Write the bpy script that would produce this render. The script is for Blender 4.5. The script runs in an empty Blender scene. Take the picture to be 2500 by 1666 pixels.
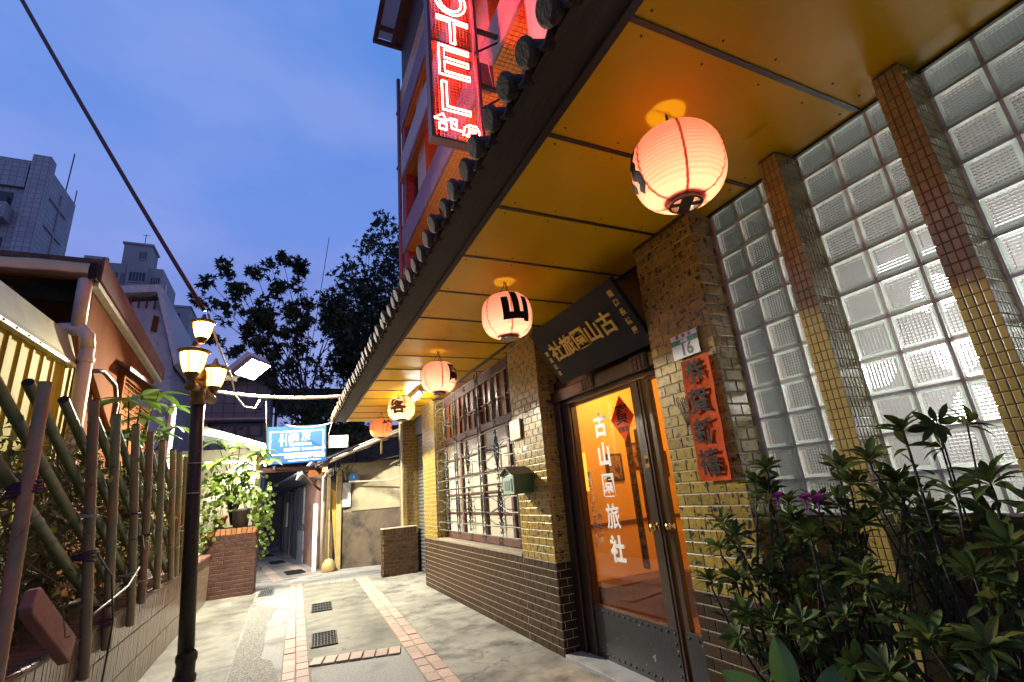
import bpy, bmesh, math, random
from mathutils import Vector, Matrix, noise
random.seed(11)
RND = random.Random(11)
SC = bpy.context.scene
COL = SC.collection
V = Vector
PI = math.pi

# ------------------------------------------------------------------ camera
cam = bpy.data.cameras.new('camera'); camo = bpy.data.objects.new('camera', cam); COL.objects.link(camo)
cam.sensor_width = 36.0; cam.lens = 16.8635; cam.clip_start = 0.05; cam.clip_end = 600
_r = V((0.90834675, -0.40985482, -0.08321783)); _d = V((0.04988783, 0.3037482, -0.95144534)); _f = V((0.41523173, 0.86009073, 0.29635546))
camo.matrix_world = Matrix(((_r.x, -_d.x, -_f.x, 0.0), (_r.y, -_d.y, -_f.y, 0.0), (_r.z, -_d.z, -_f.z, 1.5), (0, 0, 0, 1)))
SC.camera = camo

# ------------------------------------------------------------------ sky, exposure
SC.view_settings.view_transform = 'Standard'; SC.view_settings.look = 'None'
SC.view_settings.exposure = 0.55; SC.view_settings.gamma = 1.0; SC.view_settings.use_curve_mapping = False
SC.cycles.use_denoising = True
SC.cycles.max_bounces = 8; SC.cycles.diffuse_bounces = 3; SC.cycles.glossy_bounces = 4; SC.cycles.transmission_bounces = 6
SC.cycles.transparent_max_bounces = 8; SC.cycles.sample_clamp_indirect = 4.0; SC.cycles.caustics_refractive = False; SC.cycles.caustics_reflective = False
W = bpy.data.worlds.new('World'); SC.world = W; W.use_nodes = True
nt = W.node_tree; nt.nodes.clear()
def wn(t, **k):
    n = nt.nodes.new(t)
    for a, b in k.items(): setattr(n, a, b)
    return n
wl = nt.links.new
w_out = wn('ShaderNodeOutputWorld'); w_add = wn('ShaderNodeAddShader')
sky = wn('ShaderNodeTexSky', sky_type='NISHITA', sun_disc=False, sun_elevation=math.radians(0.6), sun_rotation=math.radians(140), altitude=20, air_density=1.0, dust_density=0.4, ozone_density=3.0)
bg1 = wn('ShaderNodeBackground'); bg1.inputs['Strength'].default_value = 0.05
bg2 = wn('ShaderNodeBackground'); bg2.inputs['Strength'].default_value = 1.0
tc = wn('ShaderNodeTexCoord'); sep = wn('ShaderNodeSeparateXYZ'); wl(tc.outputs['Generated'], sep.inputs[0])
ramp = wn('ShaderNodeValToRGB'); wl(sep.outputs['Z'], ramp.inputs['Fac'])
els = ramp.color_ramp.elements
els[0].position = 0.0; els[0].color = (0.125, 0.13, 0.30, 1)
els[1].position = 0.8; els[1].color = (0.060, 0.17, 0.49, 1)
e = els.new(0.28); e.color = (0.125, 0.155, 0.40, 1)
e = els.new(0.5); e.color = (0.108, 0.188, 0.51, 1)
mp = wn('ShaderNodeMapping'); mp.inputs['Scale'].default_value = (1.5, 1.5, 3.4); mp.inputs['Rotation'].default_value = (0, 0.25, 0.5); wl(tc.outputs['Generated'], mp.inputs[0])
nz = wn('ShaderNodeTexNoise'); nz.inputs['Scale'].default_value = 1.25; nz.inputs['Detail'].default_value = 6; nz.inputs['Roughness'].default_value = 0.5; wl(mp.outputs[0], nz.inputs['Vector'])
cr = wn('ShaderNodeValToRGB'); wl(nz.outputs['Fac'], cr.inputs['Fac']); cr.color_ramp.elements[0].position = 0.42; cr.color_ramp.elements[1].position = 0.72
mulc = wn('ShaderNodeMath', operation='MULTIPLY'); wl(cr.outputs['Color'], mulc.inputs[0]); mulc.inputs[1].default_value = 0.75
mixc = wn('ShaderNodeMixRGB'); wl(mulc.outputs[0], mixc.inputs['Fac']); wl(ramp.outputs['Color'], mixc.inputs['Color1']); mixc.inputs['Color2'].default_value = (0.215, 0.265, 0.56, 1)
wl(mixc.outputs[0], bg2.inputs['Color']); wl(sky.outputs[0], bg1.inputs['Color'])
wl(bg1.outputs[0], w_add.inputs[0]); wl(bg2.outputs[0], w_add.inputs[1]); wl(w_add.outputs[0], w_out.inputs[0])

# ------------------------------------------------------------------ helpers: materials
MATS = {}
def new_mat(name):
    m = bpy.data.materials.new(name); m.use_nodes = True; MATS[name] = m
    t = m.node_tree; b = t.nodes['Principled BSDF']
    return m, t, b, t.nodes.new, t.links.new
def M(name, c1, c2=None, scale=6.0, rough=0.6, bump=0.0, bscale=60.0, metal=0.0, rand=0.0, stretch=(1, 1, 1), spot=None, spot_at=(0.55, 0.62), spot_scale=None, coat=0.0, trans=0.0, spec=0.5, detail=4.0, rvar=0.0, crack=0.0, grid=None):
    """Principled surface: two noise-mixed tones, optional spots, per-object brightness, fine relief."""
    m, t, b, N, L = new_mat(name)
    geo = N('ShaderNodeNewGeometry'); oi = N('ShaderNodeObjectInfo')
    off = N('ShaderNodeVectorMath'); off.operation = 'MULTIPLY_ADD'
    comb = N('ShaderNodeCombineXYZ')
    for i in range(3): L(oi.outputs['Random'], comb.inputs[i])
    L(comb.outputs[0], off.inputs[0]); off.inputs[1].default_value = (37, 53, 71) if rand else (0, 0, 0); L(geo.outputs['Position'], off.inputs[2])
    mp = N('ShaderNodeMapping'); mp.inputs['Scale'].default_value = stretch; L(off.outputs[0], mp.inputs[0])
    n1 = N('ShaderNodeTexNoise'); n1.inputs['Scale'].default_value = scale; n1.inputs['Detail'].default_value = detail; n1.inputs['Roughness'].default_value = 0.6; L(mp.outputs[0], n1.inputs['Vector'])
    r1 = N('ShaderNodeValToRGB'); L(n1.outputs['Fac'], r1.inputs['Fac']); r1.color_ramp.elements[0].position = 0.32; r1.color_ramp.elements[1].position = 0.68
    r1.color_ramp.elements[0].color = (*c1, 1); r1.color_ramp.elements[1].color = (*(c2 or c1), 1)
    col = r1.outputs['Color']
    if spot:
        n2 = N('ShaderNodeTexNoise'); n2.inputs['Scale'].default_value = spot_scale or scale * 2; n2.inputs['Detail'].default_value = 3; n2.inputs['Roughness'].default_value = 0.65; L(mp.outputs[0], n2.inputs['Vector'])
        r2 = N('ShaderNodeValToRGB'); L(n2.outputs['Fac'], r2.inputs['Fac']); r2.color_ramp.elements[0].position = spot_at[0]; r2.color_ramp.elements[1].position = spot_at[1]
        mx = N('ShaderNodeMixRGB'); L(r2.outputs['Color'], mx.inputs['Fac']); L(col, mx.inputs['Color1']); mx.inputs['Color2'].default_value = (*spot, 1); col = mx.outputs[0]
    if crack:
        nd = N('ShaderNodeTexNoise'); nd.inputs['Scale'].default_value = 3.0; nd.inputs['Detail'].default_value = 4; L(mp.outputs[0], nd.inputs['Vector'])
        av = N('ShaderNodeVectorMath'); av.operation = 'MULTIPLY_ADD'; L(nd.outputs['Color'], av.inputs[0]); av.inputs[1].default_value = (0.5, 0.5, 0.5); L(mp.outputs[0], av.inputs[2])
        vo = N('ShaderNodeTexVoronoi'); vo.feature = 'DISTANCE_TO_EDGE'; vo.inputs['Scale'].default_value = crack; L(av.outputs[0], vo.inputs['Vector'])
        r3 = N('ShaderNodeValToRGB'); L(vo.outputs['Distance'], r3.inputs['Fac']); r3.color_ramp.elements[0].position = 0.002; r3.color_ramp.elements[0].color = (0.55, 0.55, 0.55, 1); r3.color_ramp.elements[1].position = 0.007
        mx = N('ShaderNodeMixRGB'); mx.blend_type = 'MULTIPLY'; mx.inputs['Fac'].default_value = 1.0; L(col, mx.inputs['Color1']); L(r3.outputs['Color'], mx.inputs['Color2']); col = mx.outputs[0]
    if grid:
        sx = N('ShaderNodeSeparateXYZ'); L(geo.outputs['Position'], sx.inputs[0]); ad = N('ShaderNodeMath'); L(sx.outputs['X'], ad.inputs[0]); L(sx.outputs['Y'], ad.inputs[1]); cx = N('ShaderNodeCombineXYZ'); L(ad.outputs[0], cx.inputs[0]); L(sx.outputs['Z'], cx.inputs[1])
        bk = N('ShaderNodeTexBrick'); L(cx.outputs[0], bk.inputs['Vector']); bk.offset = 0; bk.inputs['Scale'].default_value = grid; bk.inputs['Mortar Size'].default_value = 0.06; bk.inputs['Brick Width'].default_value = 1.0; bk.inputs['Row Height'].default_value = 1.0
        bk.inputs['Color1'].default_value = (1, 1, 1, 1); bk.inputs['Color2'].default_value = (0.86, 0.86, 0.86, 1); bk.inputs['Mortar'].default_value = (0.5, 0.5, 0.5, 1)
        mx = N('ShaderNodeMixRGB'); mx.blend_type = 'MULTIPLY'; mx.inputs['Fac'].default_value = 1.0; L(col, mx.inputs['Color1']); L(bk.outputs['Color'], mx.inputs['Color2']); col = mx.outputs[0]
    if rand:
        mr = N('ShaderNodeMapRange'); L(oi.outputs['Random'], mr.inputs['Value']); mr.inputs['To Min'].default_value = 1 - rand; mr.inputs['To Max'].default_value = 1 + rand
        mu = N('ShaderNodeVectorMath'); mu.operation = 'SCALE'; L(col, mu.inputs[0]); L(mr.outputs[0], mu.inputs['Scale']); col = mu.outputs[0]
    L(col, b.inputs['Base Color'])
    b.inputs['Roughness'].default_value = rough; b.inputs['Metallic'].default_value = metal; b.inputs['Coat Weight'].default_value = coat; b.inputs['Coat Roughness'].default_value = 0.08
    b.inputs['Specular IOR Level'].default_value = spec
    if rvar:
        mr = N('ShaderNodeMapRange'); L(n1.outputs['Fac'], mr.inputs['Value']); mr.inputs['To Min'].default_value = max(0.03, rough - rvar); mr.inputs['To Max'].default_value = rough + rvar; L(mr.outputs[0], b.inputs['Roughness'])
    if bump:
        n3 = N('ShaderNodeTexNoise'); n3.inputs['Scale'].default_value = bscale; n3.inputs['Detail'].default_value = 3; L(mp.outputs[0], n3.inputs['Vector'])
        bp = N('ShaderNodeBump'); bp.inputs['Strength'].default_value = bump; bp.inputs['Distance'].default_value = 0.02; L(n3.outputs['Fac'], bp.inputs['Height']); L(bp.outputs[0], b.inputs['Normal'])
    if trans:
        out = t.nodes['Material Output']; tr = N('ShaderNodeBsdfTranslucent'); ms = N('ShaderNodeMixShader'); ms.inputs[0].default_value = trans
        L(col, tr.inputs['Color']); L(b.outputs[0], ms.inputs[1]); L(tr.outputs[0], ms.inputs[2]); L(ms.outputs[0], out.inputs[0])
    return m
def EM(name, c, s):
    m, t, b, N, L = new_mat(name); b.inputs['Base Color'].default_value = (*c, 1); b.inputs['Emission Color'].default_value = (*c, 1); b.inputs['Emission Strength'].default_value = s; b.inputs['Roughness'].default_value = 0.4
    return m

# ------------------------------------------------------------------ helpers: meshes
class MB:
    def __init__(s): s.v = []; s.f = []; s.m = []
    def add(s, vs, fs, mi=0):
        o = len(s.v); s.v += [tuple(p) for p in vs]; s.f += [tuple(i + o for i in f) for f in fs]; s.m += [mi] * len(fs); return s
    def box(s, a, b, mi=0, rot=None, piv=None):
        x0, y0, z0 = a; x1, y1, z1 = b
        vs = [V(p) for p in ((x0, y0, z0), (x1, y0, z0), (x1, y1, z0), (x0, y1, z0), (x0, y0, z1), (x1, y0, z1), (x1, y1, z1), (x0, y1, z1))]
        if rot is not None:
            c = V(piv) if piv else (V(a) + V(b)) / 2; vs = [rot @ (p - c) + c for p in vs]
        return s.add(vs, [(0, 3, 2, 1), (4, 5, 6, 7), (0, 1, 5, 4), (1, 2, 6, 5), (2, 3, 7, 6), (3, 0, 4, 7)], mi)
    def tray(s, a, b, mi=0):
        """a box without its +X face (a slab let into a wall that faces -X)"""
        x0, y0, z0 = a; x1, y1, z1 = b
        return s.add([(x0, y0, z0), (x1, y0, z0), (x1, y1, z0), (x0, y1, z0), (x0, y0, z1), (x1, y0, z1), (x1, y1, z1), (x0, y1, z1)], [(0, 3, 2, 1), (4, 5, 6, 7), (0, 1, 5, 4), (2, 3, 7, 6), (3, 0, 4, 7)], mi)
    def tube(s, pts, r, n=8, mi=0, cap=True):
        pts = [V(p) for p in pts]; rs = r if isinstance(r, (list, tuple)) else [r] * len(pts)
        up = None; vs = []
        for i, p in enumerate(pts):
            d = (pts[min(i + 1, len(pts) - 1)] - pts[max(i - 1, 0)]).normalized()
            if up is None: up = d.orthogonal().normalized()
            else: up = (up - d * up.dot(d)); up = up.normalized() if up.length > 1e-6 else d.orthogonal().normalized()
            w = d.cross(up)
            vs += [p + (up * math.cos(2 * PI * k / n) + w * math.sin(2 * PI * k / n)) * rs[i] for k in range(n)]
        fs = [(i * n + k, i * n + (k + 1) % n, (i + 1) * n + (k + 1) % n, (i + 1) * n + k) for i in range(len(pts) - 1) for k in range(n)]
        if cap: fs += [tuple(range(n - 1, -1, -1)), tuple((len(pts) - 1) * n + k for k in range(n))]
        return s.add(vs, fs, mi)
    def lathe(s, prof, c=(0, 0, 0), n=24, mi=0, a0=0.0, a1=2 * PI):
        c = V(c); full = abs(a1 - a0 - 2 * PI) < 1e-6; k = n if full else n + 1
        vs = [c + V((r * math.cos(a0 + (a1 - a0) * j / n), r * math.sin(a0 + (a1 - a0) * j / n), z)) for r, z in prof for j in range(k)]
        fs = [(i * k + j, i * k + (j + 1) % k, (i + 1) * k + (j + 1) % k, (i + 1) * k + j) for i in range(len(prof) - 1) for j in range(n)]
        return s.add(vs, fs, mi)
    def poly(s, pts, ext, mi=0):
        """closed outline extruded along ext"""
        pts = [V(p) for p in pts]; n = len(pts); ext = V(ext)
        return s.add(pts + [p + ext for p in pts], [tuple(range(n - 1, -1, -1)), tuple(range(n, 2 * n))] + [(i, (i + 1) % n, (i + 1) % n + n, i + n) for i in range(n)], mi)
    def mesh(s, name, mats, smooth=False):
        me = bpy.data.meshes.new(name); me.from_pydata(s.v, [], s.f)
        for m in (mats if isinstance(mats, (list, tuple)) else [mats]): me.materials.append(m)
        me.polygons.foreach_set('material_index', s.m)
        if smooth: me.polygons.foreach_set('use_smooth', [True] * len(me.polygons))
        bm = bmesh.new(); bm.from_mesh(me); bmesh.ops.recalc_face_normals(bm, faces=bm.faces); bm.to_mesh(me); bm.free()
        me.update(); return me
    def build(s, name, mats, parent=None, smooth=False, bevel=0.0):
        return put(name, s.mesh(name, mats, smooth), parent, bevel=bevel, smooth=smooth)
def put(name, me, parent=None, mw=None, bevel=0.0, smooth=False):
    o = bpy.data.objects.new(name, me); COL.objects.link(o)
    mw = mw or Matrix.Identity(4)
    if parent is not None:
        o.parent = parent; o.matrix_parent_inverse = WORLD[parent.name].inverted()
    o.matrix_basis = mw; WORLD[o.name] = mw.copy()
    if bevel:
        b = o.modifiers.new('bevel', 'BEVEL'); b.width = bevel; b.segments = 2; b.limit_method = 'ANGLE'; b.angle_limit = math.radians(40)
    return o
WORLD = {}
def tag(o, label=None, cat=None, group=None, kind=None):
    if label: o['label'] = label
    if cat: o['category'] = cat
    if group: o['group'] = group
    if kind: o['kind'] = kind
    return o
def thing(name, label, cat, loc=(0, 0, 0), group=None):
    o = bpy.data.objects.new(name, None); COL.objects.link(o); o.location = loc; o.empty_display_size = 0.1
    WORLD[o.name] = Matrix.Translation(V(loc))
    return tag(o, label, cat, group)
def copy_tree(o, loc):
    """copy of a thing built at WORLD loc, with copies of its parts and their sub-parts"""
    def rec(src, par):
        c = src.copy(); COL.objects.link(c)
        if par is not None: c.parent = par
        WORLD[c.name] = WORLD[src.name].copy()
        for ch in [x for x in src.children]: rec(ch, c)
        return c
    r = rec(o, None); r.location = loc; return r
def frame(o, x, y, z):
    """matrix with axes x,y,z at o"""
    x, y, z = V(x).normalized(), V(y).normalized(), V(z).normalized()
    return Matrix(((x.x, y.x, z.x, o[0]), (x.y, y.y, z.y, o[1]), (x.z, y.z, z.z, o[2]), (0, 0, 0, 1)))
def text_mesh(s, size, bold=0.0, ext=0.0, mat=None, line=1.0, name='lettering'):
    cu = bpy.data.curves.new('text', 'FONT'); cu.body = s; cu.size = size; cu.align_x = 'CENTER'; cu.align_y = 'CENTER'; cu.offset = bold; cu.extrude = ext; cu.space_line = line; cu.resolution_u = 3
    o = bpy.data.objects.new('text', cu); COL.objects.link(o)
    dg = bpy.context.evaluated_depsgraph_get(); me = bpy.data.meshes.new_from_object(o.evaluated_get(dg)); me.name = name
    bpy.data.objects.remove(o); bpy.data.curves.remove(cu)
    me.materials.clear()
    if mat: me.materials.append(mat)
    return me
FX = ((0, -1, 0), (0, 0, 1), (-1, 0, 0))     # a wall that faces -X: right, up, normal
FY = ((1, 0, 0), (0, 0, 1), (0, -1, 0))      # a wall that faces -Y
def text(name, s, size, loc, face, mat, parent, bold=0.0, ext=0.002, line=1.0, sx=1.0, roll=0.0):
    me = text_mesh(s, size, bold, ext, mat, line, name)
    return put(name, me, parent, frame(loc, *face) @ Matrix.Rotation(roll, 4, 'Z') @ Matrix.Diagonal((sx, 1, 1, 1)))
# a tile: unit slab with a chamfered front, z = 0 .. 1 outwards
def tile_mesh(name, mat, ch=0.06, chy=None):
    chy = chy or ch; m = MB(); h = 0.5
    ring = lambda a, b, z: [(-a, -b, z), (a, -b, z), (a, b, z), (-a, b, z)]
    vs = ring(h, h, 0) + ring(h, h, 0.6) + ring(h - ch, h - chy, 1.0)
    fs = [(4 * k + i, 4 * k + (i + 1) % 4, 4 * k + 4 + (i + 1) % 4, 4 * k + 4 + i) for k in (0, 1) for i in range(4)] + [(8, 9, 10, 11)]
    m.add(vs, fs); return m.mesh(name, mat)
COUNT = {}
def tiles(parent, name, me, org, face, w, h, tw, th, gap, depth, bond=0.5, limit=None, jitter=0.004, skip=None, v0=0.0, stuff_name=None, start=0.0, cap=300):
    """rows of tiles on a w x h face whose lower left corner is org; singles while under the limit, the rest joined"""
    R_, U_, N_ = (V(a) for a in face); org = V(org); rest = MB(); nrow = int(round(h / th))
    for r in range(nrow):
        off = start + (bond * tw if r % 2 else 0.0); x = -off
        while x < w - 1e-4:
            a, b = max(x, 0.0), min(x + tw, w); x += tw
            if b - a < 0.25 * th and b - a < 0.3 * tw: continue
            cx, cz = (a + b) / 2, v0 + (r + 0.5) * th
            if skip and skip(cx, cz): continue
            p = org + R_ * cx + U_ * cz
            rx, ry = RND.uniform(-jitter, jitter), RND.uniform(-jitter, jitter)
            mw = frame(p, R_, U_, N_) @ Matrix.Rotation(rx, 4, 'X') @ Matrix.Rotation(ry, 4, 'Y') @ Matrix.Diagonal((b - a - gap, th - gap, depth * RND.uniform(0.9, 1.1), 1))
            if COUNT.get(name, 0) < cap and (limit is None or limit(cx, cz)):
                COUNT[name] = COUNT.get(name, 0) + 1; put(name, me, parent, mw)
            else:
                rest.add([mw @ v.co for v in me.vertices], [tuple(q.vertices) for q in me.polygons])
    if rest.f: tag(rest.build(stuff_name or (name + '_facing'), me.materials[0], parent), kind='stuff')
def leaf_mesh(name, mat, L=1.0, Wd=0.3, n=4, fold=0.15, curl=0.25, tip=0.0, base=0.3, pk=0.85):
    """pointed blade along +Y, folded at its midrib, curling down"""
    m = MB(); vs = []
    for i in range(n + 1):
        t = i / n; w = Wd * 0.5 * max(0.02, math.sin(PI * (t ** pk) * 0.98 + 0.02) ** 0.8 if 0 < t < 1 else 0.03)
        y = L * t * (1 - 0.12 * curl * t); z = -curl * L * t * t
        vs += [(-w, y, z + fold * w), (0, y, z), (w, y, z + fold * w)]
    fs = []
    for i in range(n):
        a = 3 * i; fs += [(a, a + 1, a + 4, a + 3), (a + 1, a + 2, a + 5, a + 4)]
    m.add(vs, fs); me = m.mesh(name, mat, True); return me
def aim(p, d, up=(0, 0, 1), roll=0.0, s=1.0):
    """matrix whose +Y runs along d, +Z towards up"""
    y = V(d).normalized(); x = y.cross(V(up))
    x = x.normalized() if x.length > 1e-4 else y.orthogonal().normalized(); z = x.cross(y)
    return frame(p, x, y, z) @ Matrix.Rotation(roll, 4, 'Y') @ Matrix.Scale(s, 4)
def rdir(): 
    a = RND.uniform(0, 2 * PI); z = RND.uniform(-1, 1); r = math.sqrt(1 - z * z); return V((r * math.cos(a), r * math.sin(a), z))
def sag(a, b, d, n=10):
    a, b = V(a), V(b); return [a.lerp(b, i / n) - V((0, 0, 4 * d * (i / n) * (1 - i / n))) for i in range(n + 1)]
def lamp(name, kind, loc, power, color, radius=0.05, parent=None, rot=None, size=None, spot=None, blend=0.5):
    l = bpy.data.lights.new(name, kind); l.energy = power; l.color = color
    if kind in ('POINT', 'SPOT'): l.shadow_soft_size = radius
    if kind == 'AREA': l.shape = 'RECTANGLE'; l.size, l.size_y = size
    if kind == 'SPOT': l.spot_size = spot; l.spot_blend = blend
    o = bpy.data.objects.new(name, l); COL.objects.link(o)
    mw = Matrix.Translation(V(loc)) @ (rot.to_4x4() if rot else Matrix.Identity(4))
    if parent: o.parent = parent; o.matrix_parent_inverse = WORLD[parent.name].inverted()
    o.matrix_basis = mw; WORLD[o.name] = mw
    return o
def look_rot(d): return V(d).to_track_quat('-Z', 'Y').to_matrix()

# ------------------------------------------------------------------ materials
m_asph = M('asphalt', (0.14, 0.135, 0.125), (0.42, 0.40, 0.36), 75, 0.8, 0.7, 120, spot=(0.10, 0.097, 0.088), spot_at=(0.5, 0.72), spot_scale=1.3)
m_conc = M('concrete_ground', (0.22, 0.205, 0.16), (0.13, 0.122, 0.098), 2.2, 0.7, 0.3, 120, spot=(0.075, 0.07, 0.06), spot_at=(0.47, 0.72), spot_scale=2.1, rvar=0.1, crack=0.7, spec=0.3)
m_conc2 = M('worn_concrete', (0.34, 0.32, 0.27), (0.20, 0.19, 0.16), 1.6, 0.66, 0.3, 140, spot=(0.07, 0.066, 0.058), spot_at=(0.45, 0.7), spot_scale=2.4, rvar=0.1, crack=0.55, spec=0.3)
m_patch = M('rough_asphalt', (0.035, 0.033, 0.03), (0.34, 0.32, 0.27), 62, 0.85, 1.0, 75)
m_terr = M('terrazzo', (0.36, 0.36, 0.36), (0.28, 0.28, 0.29), 90, 0.45, 0.1, 120, spot=(0.2, 0.2, 0.2), spot_at=(0.5, 0.7), spot_scale=4)
m_pbrick = M('paving_brick', (0.44, 0.31, 0.245), (0.36, 0.25, 0.195), 30, 0.75, 0.3, 150, rand=0.16, spot=(0.24, 0.17, 0.13), spot_at=(0.55, 0.75))
m_grate = M('cast_iron', (0.02, 0.02, 0.02), (0.05, 0.045, 0.04), 40, 0.5, 0.2, 90, metal=0.6)
m_skirt = M('grey_skirt', (0.12, 0.12, 0.12), rough=0.6)
m_galv = M('galvanised', (0.45, 0.46, 0.46), (0.32, 0.33, 0.34), 20, 0.4, metal=0.7)
m_void = M('drain_void', (0.008, 0.008, 0.008), rough=0.9)
m_mortar = M('mortar', (0.55, 0.46, 0.33), (0.42, 0.35, 0.25), 25, 0.85, 0.2, 200)
m_mortarp = M('pink_mortar', (0.76, 0.63, 0.56), (0.68, 0.55, 0.48), 18, 0.85, 0.15, 150, trans=0.30)
m_mortard = M('dark_mortar', (0.10, 0.075, 0.05), rough=0.85)
m_glaze = M('yellow_glaze', (0.40, 0.27, 0.04), (0.25, 0.165, 0.026), 26, 0.3, 0.08, 22, rand=0.2, spot=(0.010, 0.014, 0.026), spot_at=(0.555, 0.615), spot_scale=25, coat=0.12)
m_dark = M('brown_glaze', (0.026, 0.014, 0.008), (0.065, 0.036, 0.016), 110, 0.5, 0.08, 60, rand=0.3, spec=0.15)
m_dark2 = M('red_brown_tile', (0.085, 0.035, 0.022), (0.05, 0.022, 0.014), 60, 0.5, 0.2, 70, rand=0.25)
m_orange = M('orange_cap_brick', (0.45, 0.20, 0.07), (0.36, 0.15, 0.05), 40, 0.6, 0.2, 60, rand=0.15)
m_mosaic = M('yellow_mosaic', (0.42, 0.30, 0.085), (0.35, 0.245, 0.065), 30, 0.26, 0.05, 40, rand=0.12, coat=0.25)
m_ceil = M('ochre_ceiling', (0.92, 0.53, 0.008), (0.82, 0.46, 0.007), 1.5, 0.3, 0.05, 3, rand=0.04, spec=0.3, spot=(0.40, 0.22, 0.01), spot_at=(0.66, 0.78), spot_scale=2.2, rvar=0.07)
m_batten = M('dark_batten', (0.035, 0.022, 0.014), (0.05, 0.03, 0.018), 12, 0.5)
m_fascia = M('weathered_board', (0.020, 0.015, 0.013), (0.045, 0.032, 0.025), 9, 0.75, 0.4, 40, stretch=(1, 0.15, 1))
m_rtile = M('grey_roof_tile', (0.105, 0.072, 0.048), (0.06, 0.042, 0.03), 20, 0.85, 0.3, 60, rand=0.25, spec=0.15, spot=(0.15, 0.125, 0.095), spot_at=(0.6, 0.75))
m_wood = M('dark_varnish', (0.022, 0.010, 0.006), (0.038, 0.018, 0.010), 14, 0.3, 0.12, 40, stretch=(1, 1, 0.12), coat=0.3)
m_kick = M('worn_kick_plate', (0.022, 0.022, 0.027), (0.035, 0.034, 0.038), 12, 0.42, 0.1, 60, metal=0.35, spot=(0.30, 0.28, 0.24), spot_at=(0.66, 0.69), spot_scale=11)
m_brass = M('brass', (0.65, 0.45, 0.14), (0.5, 0.33, 0.09), 20, 0.22, metal=1.0)
m_iron = M('wrought_iron', (0.07, 0.072, 0.06), (0.14, 0.14, 0.12), 40, 0.5, 0.2, 80, metal=0.3)
m_winw = M('window_wood', (0.13, 0.05, 0.035), (0.085, 0.035, 0.025), 20, 0.45, 0.1, 40, stretch=(1, 1, 0.2))
m_black = M('black_board', (0.010, 0.009, 0.013), (0.015, 0.014, 0.018), 6, 0.6, 0.1, 20, spec=0.2)
m_gold = M('gold_leaf', (0.85, 0.56, 0.07), (0.70, 0.44, 0.05), 25, 0.4, 0.15, 60)
m_white = M('white_paint', (0.80, 0.79, 0.75), (0.72, 0.71, 0.67), 9, 0.5)
m_cream = M('cream_board', (0.55, 0.42, 0.24), (0.48, 0.35, 0.2), 14, 0.5)
m_red = M('red_paper', (0.80, 0.12, 0.018), (0.70, 0.09, 0.012), 9, 0.8, 0.4, 14, trans=0.35, spec=0.2)
m_ink = M('black_ink', (0.012, 0.010, 0.010), (0.03, 0.02, 0.018), 40, 0.7, spot=(0.16, 0.06, 0.04), spot_at=(0.62, 0.7), spec=0.15)
m_green = M('green_print', (0.02, 0.22, 0.12), rough=0.5)
m_dgreen = M('number_green', (0.03, 0.08, 0.05), rough=0.5)
m_mailb = M('mailbox_green', (0.07, 0.16, 0.05), (0.05, 0.12, 0.04), 12, 0.4, coat=0.2)
m_mailf = M('mailbox_face', (0.35, 0.52, 0.40), (0.30, 0.46, 0.36), 16, 0.45)
m_bamb = M('bamboo', (0.26, 0.20, 0.12), (0.16, 0.16, 0.085), 7, 0.45, 0.1, 30, rand=0.2, stretch=(1, 1, 0.3), spot=(0.40, 0.16, 0.09), spot_at=(0.52, 0.72), spot_scale=5)
m_bambg = M('green_bamboo', (0.085, 0.13, 0.055), (0.13, 0.15, 0.065), 7, 0.4, 0.1, 30, rand=0.2)
m_post = M('black_cast_post', (0.012, 0.011, 0.010), (0.03, 0.024, 0.016), 25, 0.45, 0.3, 60, metal=0.4)
m_bronze = M('bronze_paint', (0.14, 0.085, 0.03), (0.07, 0.045, 0.02), 22, 0.4, 0.3, 60, metal=0.5)
m_pvc = M('pvc_pipe', (0.48, 0.40, 0.32), (0.40, 0.33, 0.26), 9, 0.4)
m_wpipe = M('white_pipe', (0.66, 0.64, 0.58), (0.55, 0.53, 0.48), 12, 0.4)
m_corr = M('yellow_metal', (0.30, 0.25, 0.030), (0.23, 0.19, 0.024), 5, 0.7, spec=0.08)
m_flash = M('brushed_metal', (0.62, 0.56, 0.34), (0.48, 0.43, 0.26), 4, 0.28, 0.1, 9, metal=0.75)
m_copper = M('crumpled_metal', (0.72, 0.36, 0.17), (0.6, 0.28, 0.13), 4, 0.26, 0.5, 3.5, metal=0.85)
m_plas = M('orange_plaster', (0.15, 0.055, 0.018), (0.10, 0.036, 0.013), 2.5, 0.95, 0.3, 30, spec=0.06, stretch=(1, 1, 0.4))
m_pinkb = M('pink_bargeboard', (0.15, 0.088, 0.08), (0.11, 0.066, 0.06), 4, 0.8, 0.1, 20, spec=0.12)
m_lead = M('pale_flashing', (0.55, 0.53, 0.48), (0.40, 0.38, 0.34), 10, 0.5, 0.3, 30)
m_wwash = M('whitewash', (0.42, 0.42, 0.42), (0.30, 0.30, 0.31), 2.2, 0.85, 0.3, 20, spot=(0.10, 0.09, 0.09), spot_at=(0.58, 0.72), spot_scale=4)
m_apt = M('apartment_tile', (0.36, 0.36, 0.37), (0.27, 0.27, 0.28), 0.5, 0.7, stretch=(1, 1, 0.3), grid=2.6)
m_apt2 = M('apartment_render', (0.30, 0.28, 0.28), (0.22, 0.205, 0.205), 0.3, 0.8, stretch=(1, 1, 0.25))
m_win = M('dark_window', (0.02, 0.024, 0.03), rough=0.15)
m_shed = M('stained_concrete', (0.34, 0.30, 0.19), (0.20, 0.165, 0.10), 1.4, 0.9, 0.4, 30, spot=(0.05, 0.04, 0.028), spot_at=(0.5, 0.75), spot_scale=1.1)
m_shedlow = M('sooty_wall', (0.065, 0.048, 0.032), (0.12, 0.085, 0.055), 3, 0.9, 0.5, 40, spot=(0.02, 0.016, 0.012), spot_at=(0.5, 0.72), spot_scale=2)
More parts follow.
